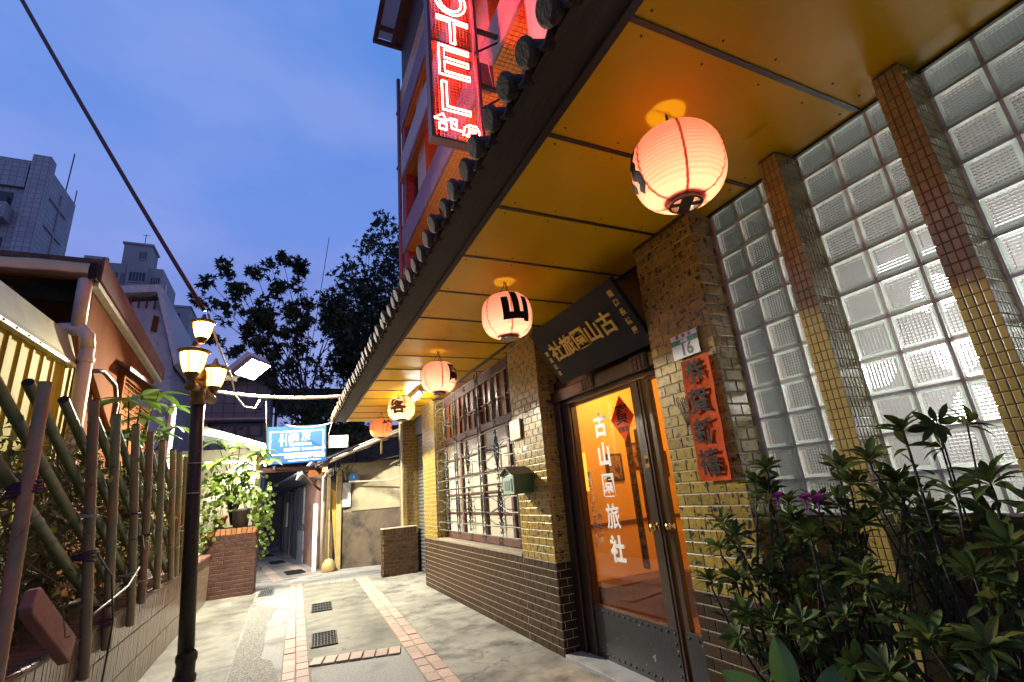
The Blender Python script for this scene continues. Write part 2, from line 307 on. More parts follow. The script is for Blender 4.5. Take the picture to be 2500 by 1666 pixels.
m_plank = M('grey_plank', (0.10, 0.095, 0.095), (0.17, 0.16, 0.16), 8, 0.85, 0.4, 40, rand=0.35, stretch=(1, 1, 0.15))
m_rust = M('rusty_pink_sheet', (0.34, 0.20, 0.16), (0.25, 0.13, 0.10), 2.5, 0.7, 0.25, 30, spot=(0.15, 0.07, 0.05), spot_at=(0.52, 0.68), spot_scale=3)
m_ochre = M('ochre_board', (0.48, 0.28, 0.04), (0.38, 0.21, 0.03), 4, 0.6)
m_ypost = M('yellow_painted_post', (0.42, 0.31, 0.13), (0.30, 0.21, 0.08), 8, 0.6, 0.3, 40)
m_steel = M('shutter_steel', (0.34, 0.34, 0.35), (0.25, 0.25, 0.26), 8, 0.35, metal=0.7)
m_lilac = M('lilac_plaster', (0.28, 0.17, 0.225), (0.21, 0.125, 0.17), 4, 0.8, 0.2, 30)
m_upmos = M('brown_small_mosaic', (0.55, 0.21, 0.03), (0.40, 0.145, 0.02), 14, 0.35, rand=0.2)
m_uprec = M('red_mosaic', (0.30, 0.06, 0.04), (0.2, 0.04, 0.03), 10, 0.6, 0.2, 60)
m_pinkp = M('pale_plaster', (0.50, 0.42, 0.39), (0.40, 0.33, 0.31), 5, 0.85, 0.4, 26)
m_rpipe = M('red_pipe', (0.22, 0.07, 0.06), (0.16, 0.055, 0.05), 12, 0.45)
m_cable = M('black_cable', (0.02, 0.014, 0.014), rough=0.5)
m_rcable = M('dark_red_cable', (0.06, 0.02, 0.02), rough=0.5)
m_gcable = M('grey_cable', (0.35, 0.33, 0.28), rough=0.6)
m_terra = M('terracotta', (0.30, 0.13, 0.07), (0.24, 0.10, 0.055), 12, 0.8)
m_gpot = M('grey_pot', (0.10, 0.10, 0.09), (0.07, 0.07, 0.065), 12, 0.6)
m_pinkw = M('pinkish_wood', (0.26, 0.12, 0.10), (0.20, 0.09, 0.075), 10, 0.7, 0.2, 40, stretch=(0.3, 1, 1))
m_cope = M('red_coping_tile', (0.15, 0.06, 0.045), (0.11, 0.045, 0.035), 20, 0.45, 0.2, 50, rand=0.25)
m_beige = M('beige_wall_tile', (0.25, 0.185, 0.12), (0.19, 0.14, 0.09), 20, 0.3, 0.2, 50, rand=0.14, coat=0.3)
m_lobby = M('lobby_paint', (0.62, 0.34, 0.06), (0.55, 0.29, 0.05), 2, 0.6)
m_lfloor = M('lobby_floor', (0.30, 0.13, 0.05), (0.22, 0.09, 0.035), 5, 0.35)
m_film = M('brown_photo', (0.20, 0.075, 0.025), (0.30, 0.13, 0.05), 18, 0.4, rand=0.4, spot=(0.03, 0.02, 0.015), spot_at=(0.5, 0.56), spot_scale=16)
m_inwall = M('pale_room', (0.80, 0.78, 0.74), (0.62, 0.60, 0.57), 2, rough=0.8)
m_blue = M('blue_sign_print', (0.03, 0.18, 0.52), rough=0.4)
m_soil = M('soil', (0.03, 0.022, 0.015), (0.05, 0.035, 0.022), 20, 0.95, 0.6, 60)
m_leafd = M('azalea_leaf', (0.05, 0.085, 0.012), (0.10, 0.13, 0.022), 9, 0.6, rand=0.45, trans=0.3, spec=0.25)
m_leafy = M('yellowing_leaf', (0.14, 0.16, 0.02), (0.20, 0.15, 0.03), 12, 0.6, rand=0.3, trans=0.3, spec=0.25)
m_leafb = M('bright_leaf', (0.10, 0.17, 0.025), (0.15, 0.22, 0.035), 9, 0.45, rand=0.3, trans=0.35)
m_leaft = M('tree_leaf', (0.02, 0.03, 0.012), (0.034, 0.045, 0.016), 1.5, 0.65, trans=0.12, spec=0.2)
m_leafv = M('money_tree_leaf', (0.07, 0.14, 0.022), (0.10, 0.17, 0.03), 7, 0.4, rand=0.25, trans=0.3)
m_strap = M('strap_leaf', (0.025, 0.045, 0.014), (0.04, 0.065, 0.018), 9, 0.4, rand=0.2, trans=0.2)
m_bigl = M('ribbed_leaf', (0.09, 0.17, 0.03), (0.13, 0.21, 0.05), 6, 0.35, trans=0.25)
m_dry = M('dry_vine', (0.075, 0.05, 0.022), (0.13, 0.09, 0.035), 6, 0.8)
m_fern = M('undergrowth', (0.075, 0.095, 0.018), (0.15, 0.13, 0.03), 3, 0.7, trans=0.25)
m_bark = M('bark', (0.05, 0.038, 0.028), (0.03, 0.024, 0.018), 10, 0.9, 0.5, 40)
m_flower = M('magenta_petal', (0.40, 0.015, 0.30), (0.33, 0.01, 0.26), 9, 0.6, trans=0.3)
# clear thin glass for doors and windows
def thin_glass(name, tint=(1, 1, 1), refl=0.09, rough=0.02):
    m, t, b, N, L = new_mat(name); t.nodes.remove(b); out = t.nodes['Material Output']
    a = N('ShaderNodeBsdfTransparent'); a.inputs[0].default_value = (*tint, 1); g = N('ShaderNodeBsdfGlossy'); g.inputs['Roughness'].default_value = rough
    lw = N('ShaderNodeLayerWeight'); pw = N('ShaderNodeMath'); pw.operation = 'POWER'; pw.inputs[1].default_value = 5.0; L(lw.outputs['Facing'], pw.inputs[0]); ma = N('ShaderNodeMath'); ma.operation = 'MULTIPLY_ADD'; ma.inputs[1].default_value = 0.8; ma.inputs[2].default_value = 0.03; L(pw.outputs[0], ma.inputs[0]); mx = N('ShaderNodeMixShader')
    L(ma.outputs[0], mx.inputs[0]); L(a.outputs[0], mx.inputs[1]); L(g.outputs[0], mx.inputs[2]); L(mx.outputs[0], out.inputs[0]); return m
m_glass = thin_glass('door_glass', (0.97, 0.95, 0.92))
m_frost, _t, _b, _N, _L = new_mat('frosted_pane'); _b.inputs['Base Color'].default_value = (0.52, 0.47, 0.36, 1); _b.inputs['Roughness'].default_value = 0.35
m_amber, _t, _b, _N, _L = new_mat('amber_pane'); _b.inputs['Base Color'].default_value = (0.20, 0.075, 0.02, 1); _b.inputs['Roughness'].default_value = 0.3
def block_mat(name, c, rough, ior, tw):
    m, t, b, N, L = new_mat(name); out = t.nodes['Material Output']
    b.inputs['Base Color'].default_value = (*c, 1); b.inputs['Roughness'].default_value = rough; b.inputs['Transmission Weight'].default_value = 1.0; b.inputs['IOR'].default_value = ior
    tr = N('ShaderNodeBsdfTranslucent'); tr.inputs[0].default_value = (*c, 1); ms = N('ShaderNodeMixShader'); ms.inputs[0].default_value = tw
    L(b.outputs[0], ms.inputs[1]); L(tr.outputs[0], ms.inputs[2]); L(ms.outputs[0], out.inputs[0]); return m
m_block = block_mat('block_glass', (0.93, 0.96, 0.94), 0.04, 1.42, 0.10); m_blocke = block_mat('block_edge', (0.70, 0.84, 0.72), 0.15, 1.4, 0.45)
# lantern paper: lit from inside by a real bulb
def paper(name, c):
    m, t, b, N, L = new_mat(name); out = t.nodes['Material Output']; t.nodes.remove(b)
    d = N('ShaderNodeBsdfDiffuse'); d.inputs[0].default_value = (*c, 1); tr = N('ShaderNodeBsdfTranslucent'); tr.inputs[0].default_value = (*c, 1); ms = N('ShaderNodeMixShader'); ms.inputs[0].default_value = 0.6
    L(d.outputs[0], ms.inputs[1]); L(tr.outputs[0], ms.inputs[2]); L(ms.outputs[0], out.inputs[0]); return m
m_paper = paper('lantern_paper', (0.88, 0.46, 0.36)); m_paperw = paper('pale_lantern_paper', (0.92, 0.78, 0.5)); m_paperr = paper('salmon_lantern_paper', (0.88, 0.38, 0.27)); m_papero = paper('orange_lantern_paper', (0.86, 0.38, 0.22))
m_seam = paper('lantern_seam', (0.66, 0.20, 0.12))
e_neon = EM('neon_tube', (1.0, 0.07, 0.045), 100); e_warm = EM('warm_lamp_glass', (1.0, 0.53, 0.09), 14); e_flood = EM('floodlight_face', (0.97, 1.0, 0.86), 40)
e_tube = EM('fluorescent_tube', (0.95, 0.97, 1.0), 22); e_box = EM('lightbox_face', (1.0, 0.90, 0.95), 2.2); e_pixel = EM('lightbox_print', (0.95, 0.35, 0.65), 0.9)

# ------------------------------------------------------------------ ground
def S(o): return tag(o, kind='structure')
g = MB(); g.add([(-150, -60, 0), (150, -60, 0), (150, 200, 0), (-150, 200, 0)], [(0, 1, 2, 3)]); S(g.build('ground', m_asph))
def wavy(pts, z, nm, mt):
    g = MB(); g.add([(x, y, z) for x, y in pts], [tuple(range(len(pts)))]); return S(g.build(nm, mt))
lft = [(-1.25, 1.5), (-0.42, 1.5)] + [(-0.42 + 0.012 * math.sin(y * 3), y) for y in [2 + 0.5 * i for i in range(19)]] + [(-0.40, 11.5), (-1.30, 11.7)]
wavy(lft, 0.004, 'concrete_pavement', m_conc)
rgt = [(2.399, 0.5), (2.399, 9.4), (2.8, 9.45), (2.8, 11.1), (1.75, 11.35)] + [(1.52 - 0.04 * (11 - y) * 0.95 + 0.0, y) for y in [11 - 0.5 * i for i in range(21)]]
wavy(rgt, 0.0042, 'concrete_apron_pavement', m_conc2)
ptch = [(-0.41, 4.0), (0.04, 4.0)] + [(-0.02 + 0.10 * noise.noise(V((y * 1.3, 2.1, 0))) - (0.10 if 6.6 < y < 8.7 else 0) - 0.02 * (y - 7), y) for y in [4.2 + 0.2 * i for i in range(28)]] + [(-0.40, 10.3)]
wavy(ptch, 0.0055, 'asphalt_patch_pavement', m_patch)
cen = [(0.31, 6.15), (1.24, 5.95), (1.45, 11.4), (0.46, 11.65)]
wavy(cen, 0.004, 'path_infill_pavement', m_conc)
thr = MB(); thr.box((2.401, 2.66, 0), (2.66, 4.43, 0.035)); S(thr.build('threshold_floor', m_terr, bevel=0.004))
# brick path: two strips of two brick columns, and cross bands
path = MB(); m_pj = M('path_joint', (0.20, 0.17, 0.13), (0.14, 0.12, 0.1), 40, 0.9, 0.3, 150)
path.add([(0.02, 4.2, 0.006), (0.285, 4.2, 0.006), (0.455, 11.95, 0.006), (0.20, 12.05, 0.006)], [(0, 1, 2, 3)])
path.add([(1.165, 4.2, 0.006), (1.415, 4.2, 0.006), (1.715, 11.45, 0.006), (1.465, 11.5, 0.006)], [(0, 1, 2, 3)])
brick_path = S(path.build('brick_path', m_pj))
me_pb = tile_mesh('paving_brick', m_pbrick, 0.03, 0.02)
def lay(x, y, ang, w=0.117, l=0.225):
    mw = Matrix.Translation((x, y, 0.006)) @ Matrix.Rotation(ang, 4, 'Z') @ Matrix.Rotation(RND.uniform(-.006, .006), 4, 'X') @ Matrix.Rotation(RND.uniform(-.008, .008), 4, 'Y') @ Matrix.Diagonal((w - .006, l - .006, 0.013 * RND.uniform(.8, 1.25), 1))
    put('brick', me_pb, brick_path, mw)
for (x0, sl, y0, y1) in ((0.09, 0.0217, 4.3, 12.0), (1.232, 0.0395, 4.3, 11.45)):
    y = y0
    while y < y1:
        for k in (0, 1):
            lay(x0 + sl * (y - 4.3) + 0.122 * k, y + (0.02 if k else 0), -math.atan(sl))
        y += 0.229
xx = 0.37
for i in range(7): lay(0.385 + 0.124 * i, 5.985 - 0.0315 * i, -0.25 + RND.uniform(-.015, .015), 0.122, 0.25)
for i in range(8): lay(0.53 + 0.118 * i, 11.66 - 0.0295 * i, -0.25, 0.115, 0.225)
# the alley beyond turns left: plain stone bands
fp = MB()
def band(a, b, w, z=0.006):
    a, b = V((*a, z)), V((*b, z)); n = (b - a).cross(V((0, 0, 1))).normalized() * w / 2; fp.add([a + n, b + n, b - n, a - n], [(0, 1, 2, 3)])
band((-0.02, 12.95), (-0.62, 18.5), 0.22); band((0.72, 12.95), (-0.62, 22.0), 0.24); band((-0.4, 13.35), (0.85, 13.05), 0.2, 0.0072)
S(fp.build('stone_band_path', M('pale_band', (0.42, 0.34, 0.28), (0.34, 0.27, 0.22), 12, 0.7, 0.2, 60)))
def grate(x, y, w, l, ang, mt, cells, label, group=None):
    t = thing('drain_grate', label, 'drain grate', (x, y, 0), group); R3 = Matrix.Translation((x, y, 0)) @ Matrix.Rotation(ang, 4, 'Z')
    P = lambda mb, n, m_: put(n, mb.mesh(n, m_), t, R3)
    P(MB().box((-w / 2, -l / 2, 0.007), (w / 2, l / 2, 0.0085)), 'drain_pit', m_void)
    f = MB(); b = 0.014
    f.box((-w / 2, -l / 2, 0.0085), (-w / 2 + b, l / 2, 0.02)).box((w / 2 - b, -l / 2, 0.0085), (w / 2, l / 2, 0.02)).box((-w / 2 + b, -l / 2, 0.0085), (w / 2 - b, -l / 2 + b, 0.02)).box((-w / 2 + b, l / 2 - b, 0.0085), (w / 2 - b, l / 2, 0.02))
    P(f, 'frame', mt)
    nx, ny = cells
    bar = MB().box((-0.004, -l / 2 + b, 0.0085), (0.004, l / 2 - b, 0.018)).mesh('bar', mt)
    for i in range(1, nx): put('bar', bar, t, R3 @ Matrix.Translation((-w / 2 + w * i / nx, 0, 0)))
    if ny:
        br = MB().box((-w / 2 + b, -0.005, 0.0085), (w / 2 - b, 0.005, 0.0165)).mesh('bar', mt)
        for i in range(1, ny): put('bar', br, t, R3 @ Matrix.Translation((0, -l / 2 + l * i / ny, 0)))
    return t
grate(0.515, 6.88, 0.285, 0.66, -0.06, m_grate, (8, 8), 'black iron drain grate nearest the lower cross band of bricks')
grate(0.62, 8.95, 0.29, 0.66, -0.06, m_grate, (7, 3), 'black iron drain grate beside the left brick strip, halfway along the paved bay')
grate(-0.22, 11.45, 0.26, 0.75, -0.03, m_galv, (8, 0), 'pale galvanised drain grate at the foot of the brick planter')
grate(0.33, 14.3, 0.42, 0.8, 0.1, m_grate, (8, 0), 'dark drain grate just past the crossing on the far lane')
grate(-0.1, 17.6, 0.4, 0.9, 0.1, m_grate, (7, 0), 'dark drain grate farthest but one along the far lane')
grate(-0.45, 20.6, 0.4, 1.0, 0.1, m_grate, (6, 0), 'dark drain grate farthest down the far lane')

# ------------------------------------------------------------------ hotel
hotel = thing('hotel_building', 'old hotel with yellow glazed tile pillars, ochre canopy ceiling and glass block wall', 'building', (2.6, 6.0, 0))
me_gl = tile_mesh('glazed_tile', m_glaze, 0.03, 0.06); me_br = tile_mesh('dark_brick', m_dark, 0.03, 0.06); me_mo = tile_mesh('mosaic_tile', m_mosaic, 0.10, 0.08); me_um = tile_mesh('upper_mosaic', m_upmos, 0.1)
TH = 0.0727
def pillar(y0, y1, zt=3.215, side=True, xb=2.72, lim=None, sidew=0.22):
    p = MB().box((2.411, y0, 0), (xb, y1, zt)).build('tiled_pillar', m_mortar, hotel)
    F = lambda nm, me, face, org, w, z0, z1, s=0.0, cap=300: tiles(p, nm, me, (org[0], org[1], z0), face, w, z1 - z0, 0.146, TH, 0.0065, 0.0045, start=s, cap=cap, limit=lim)
    F('glazed_tile', me_gl, FX, (2.411, y1 + 0.011, 0), y1 - y0 + 0.022, 0.80, 3.20)
    if side: F('glazed_tile', me_gl, FY, (2.4125, y0, 0), sidew, 0.80, 3.20, 0.04)
    F('brick', me_br, FX, (2.411, y1 + 0.011, 0), y1 - y0 + 0.022, 0.0, 0.80)
    if side: F('brick', me_br, FY, (2.4125, y0, 0), sidew, 0.0, 0.80, 0.04)
    return p
pillar(2.08, 2.64, sidew=0.205)
pillar(4.455, 5.17, lim=lambda x, z: True, sidew=0.25)
pillar(8.56, 9.41, sidew=0.2)
# wall under the window and its sill
bw = MB().box((2.4115, 5.182, 0), (2.72, 8.548, 0.79)).build('base_wall', m_mortar, hotel)
tiles(bw, 'brick', me_br, (2.4115, 8.548, 0), FX, 3.366, 0.8, 0.146, TH, 0.0065, 0.0045)
MB().box((2.398, 5.184, 0.80), (2.58, 8.546, 0.835)).build('window_sill', M('cement_sill', (0.27, 0.22, 0.15), (0.2, 0.16, 0.11), 10, 0.75, 0.3, 50, stretch=(1, 0.2, 1)), hotel, bevel=0.004)
# window: two tiers of panes in red-brown frames
win = MB()
YW = (5.18, 5.72, 6.70, 7.68, 8.55)
win.box((2.585, 5.18, 0.835), (2.65, 8.55, 0.93)).box((2.585, 5.18, 2.36), (2.65, 8.55, 2.46)).box((2.585, 5.18, 3.06), (2.65, 8.55, 3.215))
for y in (5.18, 5.70, 6.66, 7.62, 8.48): win.box((2.583, y, 0.93), (2.652, y + 0.075, 3.06))
window = win.build('window', m_winw, hotel, bevel=0.004)
bars = MB()
for z in (1.22, 1.5, 1.78, 2.07): bars.box((2.592, 5.25, z), (2.62, 8.48, z + 0.022))
for z in (2.72,): bars.box((2.592, 5.25, z), (2.62, 8.48, z + 0.02))
for y in (5.98, 6.22, 6.45, 6.95, 7.2, 7.42, 7.9, 8.2): bars.box((2.594, y, 2.46), (2.618, y + 0.018, 3.06))
bars.build('glazing_bar', m_winw, window)
for i, (a, b) in enumerate(((5.255, 5.70), (5.775, 6.66), (6.735, 7.62), (7.695, 8.48))):
    MB().box((2.622, a, 0.93), (2.63, b, 2.36)).build('pane', m_frost, window); MB().box((2.622, a, 2.46), (2.63, b, 3.06)).build('pane', m_amber, window)
# wrought iron grille in front of the window
GX = 2.435
grl = MB()
tiers = ((0.97, 1.09), (1.60, 1.74), (2.27, 2.40), (2.97, 3.10))
for a, b in tiers:
    for z in (a, b): grl.tube([(GX, 5.2, z), (GX, 8.52, z)], 0.008, 6)
for y in (5.24, 6.32, 6.42, 7.40, 7.50, 8.48): grl.tube([(GX, y, 0.93), (GX, y, 3.16)], 0.009, 6)
grille = grl.build('window_grille', m_iron, hotel)
def spiral(mb, y, z, r, s, t, r0=0.0065):
    mb.tube([(GX, y + s * r * (1 - k / 11) * math.cos(k * 0.62 + 1.0) * 1.0, z + t * r * (1 - k / 11) * math.sin(k * 0.62 + 1.0)) for k in range(10)], [r0] * 10, 5)
sc = MB()
for (za, zb) in ((1.09, 1.60), (1.74, 2.27), (2.40, 2.97)):
    zm = (za + zb) / 2
    for yc in (5.78, 6.91, 7.99):
        sc.tube([(GX, yc, za), (GX, yc, zb)], [0.010, 0.010], 5)
        for s in (-1, 1):
            sc.tube([(GX, yc + s * 0.54 * (1 - k / 8) if k < 8 else yc + s * 0.02, zm - 0.09 + (0.0 if k < 5 else 0.02 * (k - 4))) for k in range(9)], 0.006, 5)
            sc.tube([(GX, yc + s * 0.54 * (1 - k / 8) if k < 8 else yc + s * 0.02, zm + 0.09 - (0.0 if k < 5 else 0.02 * (k - 4))) for k in range(9)], 0.006, 5)
            sc.tube([(GX, yc + s * (0.012 + 0.055 * math.sin(PI * k / 10)), za + 0.06 + (zb - za - 0.12) * k / 10) for k in range(11)], [0.006 + 0.006 * math.sin(PI * k / 10) for k in range(11)], 5)
            for z, t in ((za + 0.05, 1), (zb - 0.05, -1), (zm - 0.05, -1), (zm + 0.05, 1)): spiral(sc, yc + s * 0.05, z, 0.05, s, t)
    for y in (6.37, 7.45):
        for k in range(7): sc.tube([(GX, y - 0.05, za + (zb - za) * k / 7), (GX, y + 0.05, za + (zb - za) * (k + 0.5) / 7)], 0.004, 4)
for (a, b) in tiers:
    for y in (5.24, 5.78, 6.37, 6.91, 7.45, 7.99, 8.48):
        for s in (-1, 1): spiral(sc, y + s * 0.03, (a + b) / 2, 0.05, s, 1)
sc.build('scroll', m_iron, grille)
for y in (5.24, 6.32, 6.42, 7.40, 7.50):
    for z in (1.34, 2.0, 2.68): MB().tube([(GX, y, z - 0.16), (GX, y, z - 0.13), (GX, y, z + 0.13), (GX, y, z + 0.16)], [0.009, 0.017, 0.017, 0.009], 6).build('twisted_bar', m_iron, grille)
# wall under the glass blocks
uw = MB().box((2.6315, -1.2, 0), (2.80, 2.079, 1.235)).build('lower_wall', m_mortard, hotel)
me_amb = tile_mesh('amber_tile', M('amber_glaze', (0.16, 0.085, 0.02), (0.09, 0.045, 0.012), 30, 0.3, 0.2, 40, rand=0.3, coat=0.4), 0.02, 0.04)
tiles(uw, 'amber_tile', me_amb, (2.6315, 2.079, 0.70), FX, 2.6, 0.53, 0.22, 0.106, 0.009, 0.011, limit=lambda x, z: x < 2.2)
tiles(uw, 'base_tile', tile_mesh('base_tile', m_dark, 0.02, 0.04), (2.6315, 2.079, 0.06), FX, 2.6, 0.64, 0.19, 0.08, 0.009, 0.011, limit=lambda x, z: x < 2.0)
# glass block wall
BW, BH = 0.176, 0.168
def block_mesh(w, h, name):
    m = MB(); a, b = w / 2, h / 2
    ring = lambda i, z: [(-a + i, -b + i, z), (a - i, -b + i, z), (a - i, b - i, z), (-a + i, b - i, z)]
    vs = ring(0, -0.035) + ring(0, 0.004) + ring(0.006, 0.011) + ring(0.017, 0.012)
    fs = [(4 * k + i, 4 * k + (i + 1) % 4, 4 * k + 4 + (i + 1) % 4, 4 * k + 4 + i) for k in range(3) for i in range(4)]
    m.add(vs, fs, 1)
    n = 9; x0, y0, dx, dy = -a + 0.017, -b + 0.017, (w - 0.034) / n, (h - 0.034) / n
    for i in range(n):
        for j in range(n):
            x, y = x0 + i * dx, y0 + j * dy
            q = 0.27; m.add([(x, y, 0.012), (x + dx, y, 0.012), (x + dx, y + dy, 0.012), (x, y + dy, 0.012), (x + dx * q, y + dy * q, 0.0168), (x + dx * (1 - q), y + dy * q, 0.0168), (x + dx * (1 - q), y + dy * (1 - q), 0.0168), (x + dx * q, y + dy * (1 - q), 0.0168)], [(0, 1, 5, 4), (1, 2, 6, 5), (2, 3, 7, 6), (3, 0, 4, 7), (4, 5, 6, 7)], 0)
    me = m.mesh(name, [m_block, m_blocke]); return me
gw = MB()
me_bk = block_mesh(BW, BH, 'glass_block'); me_bt = block_mesh(BW, 0.134, 'glass_block_top')
zs = [1.25 + 0.182 * i for i in range(11)]     # mortar lines
cols = []
for c0, n in ((2.06, 3), (1.415, 3), (0.775, 6)):
    for i in range(n): cols.append(c0 - 0.19 * (i + 1) + 0.0)
for z in zs: gw.tray((2.6205, -0.45, z - 0.014), (2.672, 2.079, z))
for c in cols: gw.tray((2.6195, c + BW, 1.238), (2.674, c + BW + 0.014, 3.2145))
gw.tray((2.63, 2.061, 1.238), (2.67, 2.0795, 3.2145)).box((2.63, -0.45, 3.2155), (2.67, 2.079, 3.24))
gwall = gw.build('glass_block_wall', m_mortarp, hotel)
for c in cols:
    for z in zs:
        top = z > 3.0; h = 0.134 if top else BH
        put('glass_block', me_bt if top else me_bk, gwall, frame((2.62 + 0.006, c + BW / 2, z + h / 2), *FX) @ Matrix.Rotation(RND.uniform(-.012, .012), 4, 'X') @ Matrix.Rotation(RND.uniform(-.012, .012), 4, 'Y'))
# mosaic fins between the glass panels
for k, yc in enumerate((0.83, 1.465, 0.185)):
    if k == 2: continue
    y0, y1 = yc - 0.053, yc + 0.053
    fn = MB().box((2.4365, y0, 0), (2.6255, y1, 3.2145)).build('mosaic_fin', m_mortard, hotel)
    tiles(fn, 'mosaic_tile', me_mo, (2.4365, y1 + 0.006, 0.0), FX, 0.118, 3.21, 0.0295, 0.0485, 0.0035, 0.004, bond=0.0, limit=(lambda x, z: 1.35 < z) if k == 0 else (lambda x, z: z > 2.55), jitter=0.012, stuff_name='mosaic_facing')
    tiles(fn, 'mosaic_tile', me_mo, (2.4375, y0, 0.0), FY, 0.187, 3.21, 0.0268, 0.0485, 0.0035, 0.004, bond=0.0, limit=lambda x, z: False, jitter=0.012, stuff_name='mosaic_facing')
# lit room behind the glass blocks
MB().box((4.0, -1.25, 0), (4.05, 2.5, 3.4)).build('room_wall', m_inwall, hotel)
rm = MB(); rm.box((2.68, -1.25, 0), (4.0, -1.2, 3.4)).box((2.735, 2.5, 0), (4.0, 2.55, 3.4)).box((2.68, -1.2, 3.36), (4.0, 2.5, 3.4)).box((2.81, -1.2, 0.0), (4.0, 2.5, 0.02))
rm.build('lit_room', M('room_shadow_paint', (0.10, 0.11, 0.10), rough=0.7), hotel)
tb = MB(); tb.tube([(3.9, 0.3, 2.12), (3.9, 1.6, 2.12)], 0.03, 10); tb.tube([(3.9, -0.6, 1.72), (3.9, 0.5, 1.72)], 0.03, 10)
tb.build('room_tube_light', EM('room_tube', (0.97, 0.98, 1.0), 7), hotel, True)
lamp('room_light', 'POINT', (3.5, 1.25, 2.0), 19, (1.0, 0.96, 0.90), 0.1, parent=hotel)
lamp('room_light', 'POINT', (3.5, 0.35, 1.7), 19, (0.98, 0.98, 1.0), 0.1, parent=hotel)

# ---- entrance
dr = MB()
dr.box((2.60, 4.20, 0.0), (2.70, 4.452, 2.56)).box((2.60, 2.645, 2.30), (2.70, 4.20, 2.56)).box((2.545, 2.645, 2.335), (2.60, 4.44, 2.455)).box((2.57, 4.33, 0.0), (2.60, 4.45, 2.335)).box((2.645, 2.645, 2.56), (2.70, 4.452, 3.214))
dr.box((2.58, 2.645, 2.29), (2.60, 4.33, 2.31))
entr = dr.build('entrance_frame', m_wood, hotel, bevel=0.006)
for y in (3.62, 2.86): 
    b = MB().box((2.527, y, 2.33), (2.546, y + 0.20, 2.46))
    for i in range(4):
        for j in range(3): b.box((2.521, y + 0.012 + 0.046 * i, 2.34 + 0.04 * j), (2.528, y + 0.046 + 0.046 * i, 2.37 + 0.04 * j))
    b.build('carved_block', M('carved_wood', (0.13, 0.075, 0.03), (0.09, 0.05, 0.02), 30, 0.4, 0.5, 90) if 'carved_wood' not in MATS else MATS['carved_wood'], entr)
def door(y0, y1, nm='door'):
    d = MB(); x0, x1 = 2.625, 2.672
    d.box((x0, y1 - 0.045, 0.45), (x1, y1, 2.292)).box((x0, y0, 0.03), (x1, y0 + 0.15, 2.292)).box((x0, y0 + 0.15, 2.262), (x1, y1 - 0.045, 2.292)).box((x0 + 0.002, y0 + 0.15, 0.03), (x1, y1, 0.45))
    d.box((x0 - 0.012, y0 + 0.002, 0.03), (x0, y0 + 0.03, 2.29)).box((x0 - 0.02, y0 + 0.03, 0.03), (x0, y0 + 0.042, 2.29))
    o = d.build(nm, m_wood, hotel, bevel=0.003)
    MB().box((2.645, y0 + 0.15, 0.45), (2.65, y1 - 0.045, 2.262)).build('glass_pane', m_glass, o)
    k = MB().box((x0 - 0.006, y0 + 0.045, 0.035), (x0 + 0.001, y1, 0.445)).build('kick_plate', m_kick, o)
    rv = MB().lathe([(0.0001, 0.009), (0.006, 0.008), (0.010, 0.004), (0.011, 0)], n=8).mesh('rivet', m_kick, True)
    nn = int((y1 - y0 - 0.08) / 0.075)
    for i in range(nn + 1):
        for z in (0.415, 0.075): put('rivet', rv, o, frame((x0 - 0.006, y0 + 0.075 + i * (y1 - y0 - 0.11) / nn, z), *FX))
    for i in range(1, 5): put('rivet', rv, o, frame((x0 - 0.006, y0 + 0.075, 0.075 + i * 0.068), *FX))
    return o
door1 = door(3.07, 4.235); door2 = door(2.66, 3.035)
kn = MB(); kn.lathe([(0.0001, 0.0), (0.034, 0.002), (0.036, 0.008), (0.016, 0.016), (0.014, 0.04), (0.03, 0.05), (0.036, 0.065), (0.026, 0.08), (0.0001, 0.084)], n=20)
knm = kn.mesh('door_knob', m_brass, True)
put('door_knob', knm, door1, frame((2.625, 3.135, 1.14), *FX))
put('door_knob', knm, door2, frame((2.640, 2.95 + 0.045, 1.15), *FX) @ Matrix.Scale(0.8, 4))
MB().box((2.612, 3.115, 1.58), (2.6255, 3.165, 1.68)).build('brass_tag', m_brass, door1)
text('tag_lettering', '推', 0.045, (2.6112, 3.14, 1.63), FX, m_ink, door1)
for i_, ch_ in enumerate('古山園旅社'): text('lettering', ch_, 0.222, (2.6405, 3.742 - 0.004 * (i_ - 2), 1.46 + 0.268 * (2 - i_)), FX, m_white, door1, bold=0.0035 if ch_ in '園旅' else 0.0085, sx=0.92)
m_dim = M('grey_print', (0.36, 0.30, 0.24), rough=0.6)
text('telephone_lettering', '電\n話\n三\n〇\n六\n七\n四\n〇\n八', 0.072, (2.6405, 4.03, 1.27), FX, m_dim, door1, bold=0.001, line=1.05)
text('telephone_lettering', '四\n三\n二\n六', 0.066, (2.6405, 3.945, 1.10), FX, m_dim, door1, bold=0.001, line=1.0)
for i_, ch_ in enumerate('古山園旅社'): text('lettering', ch_, 0.222, (2.6405, 2.80 - 0.004 * (i_ - 2), 1.46 + 0.268 * (2 - i_)), FX, m_white, door2, bold=0.0035 if ch_ in '園旅' else 0.0085, sx=0.92)
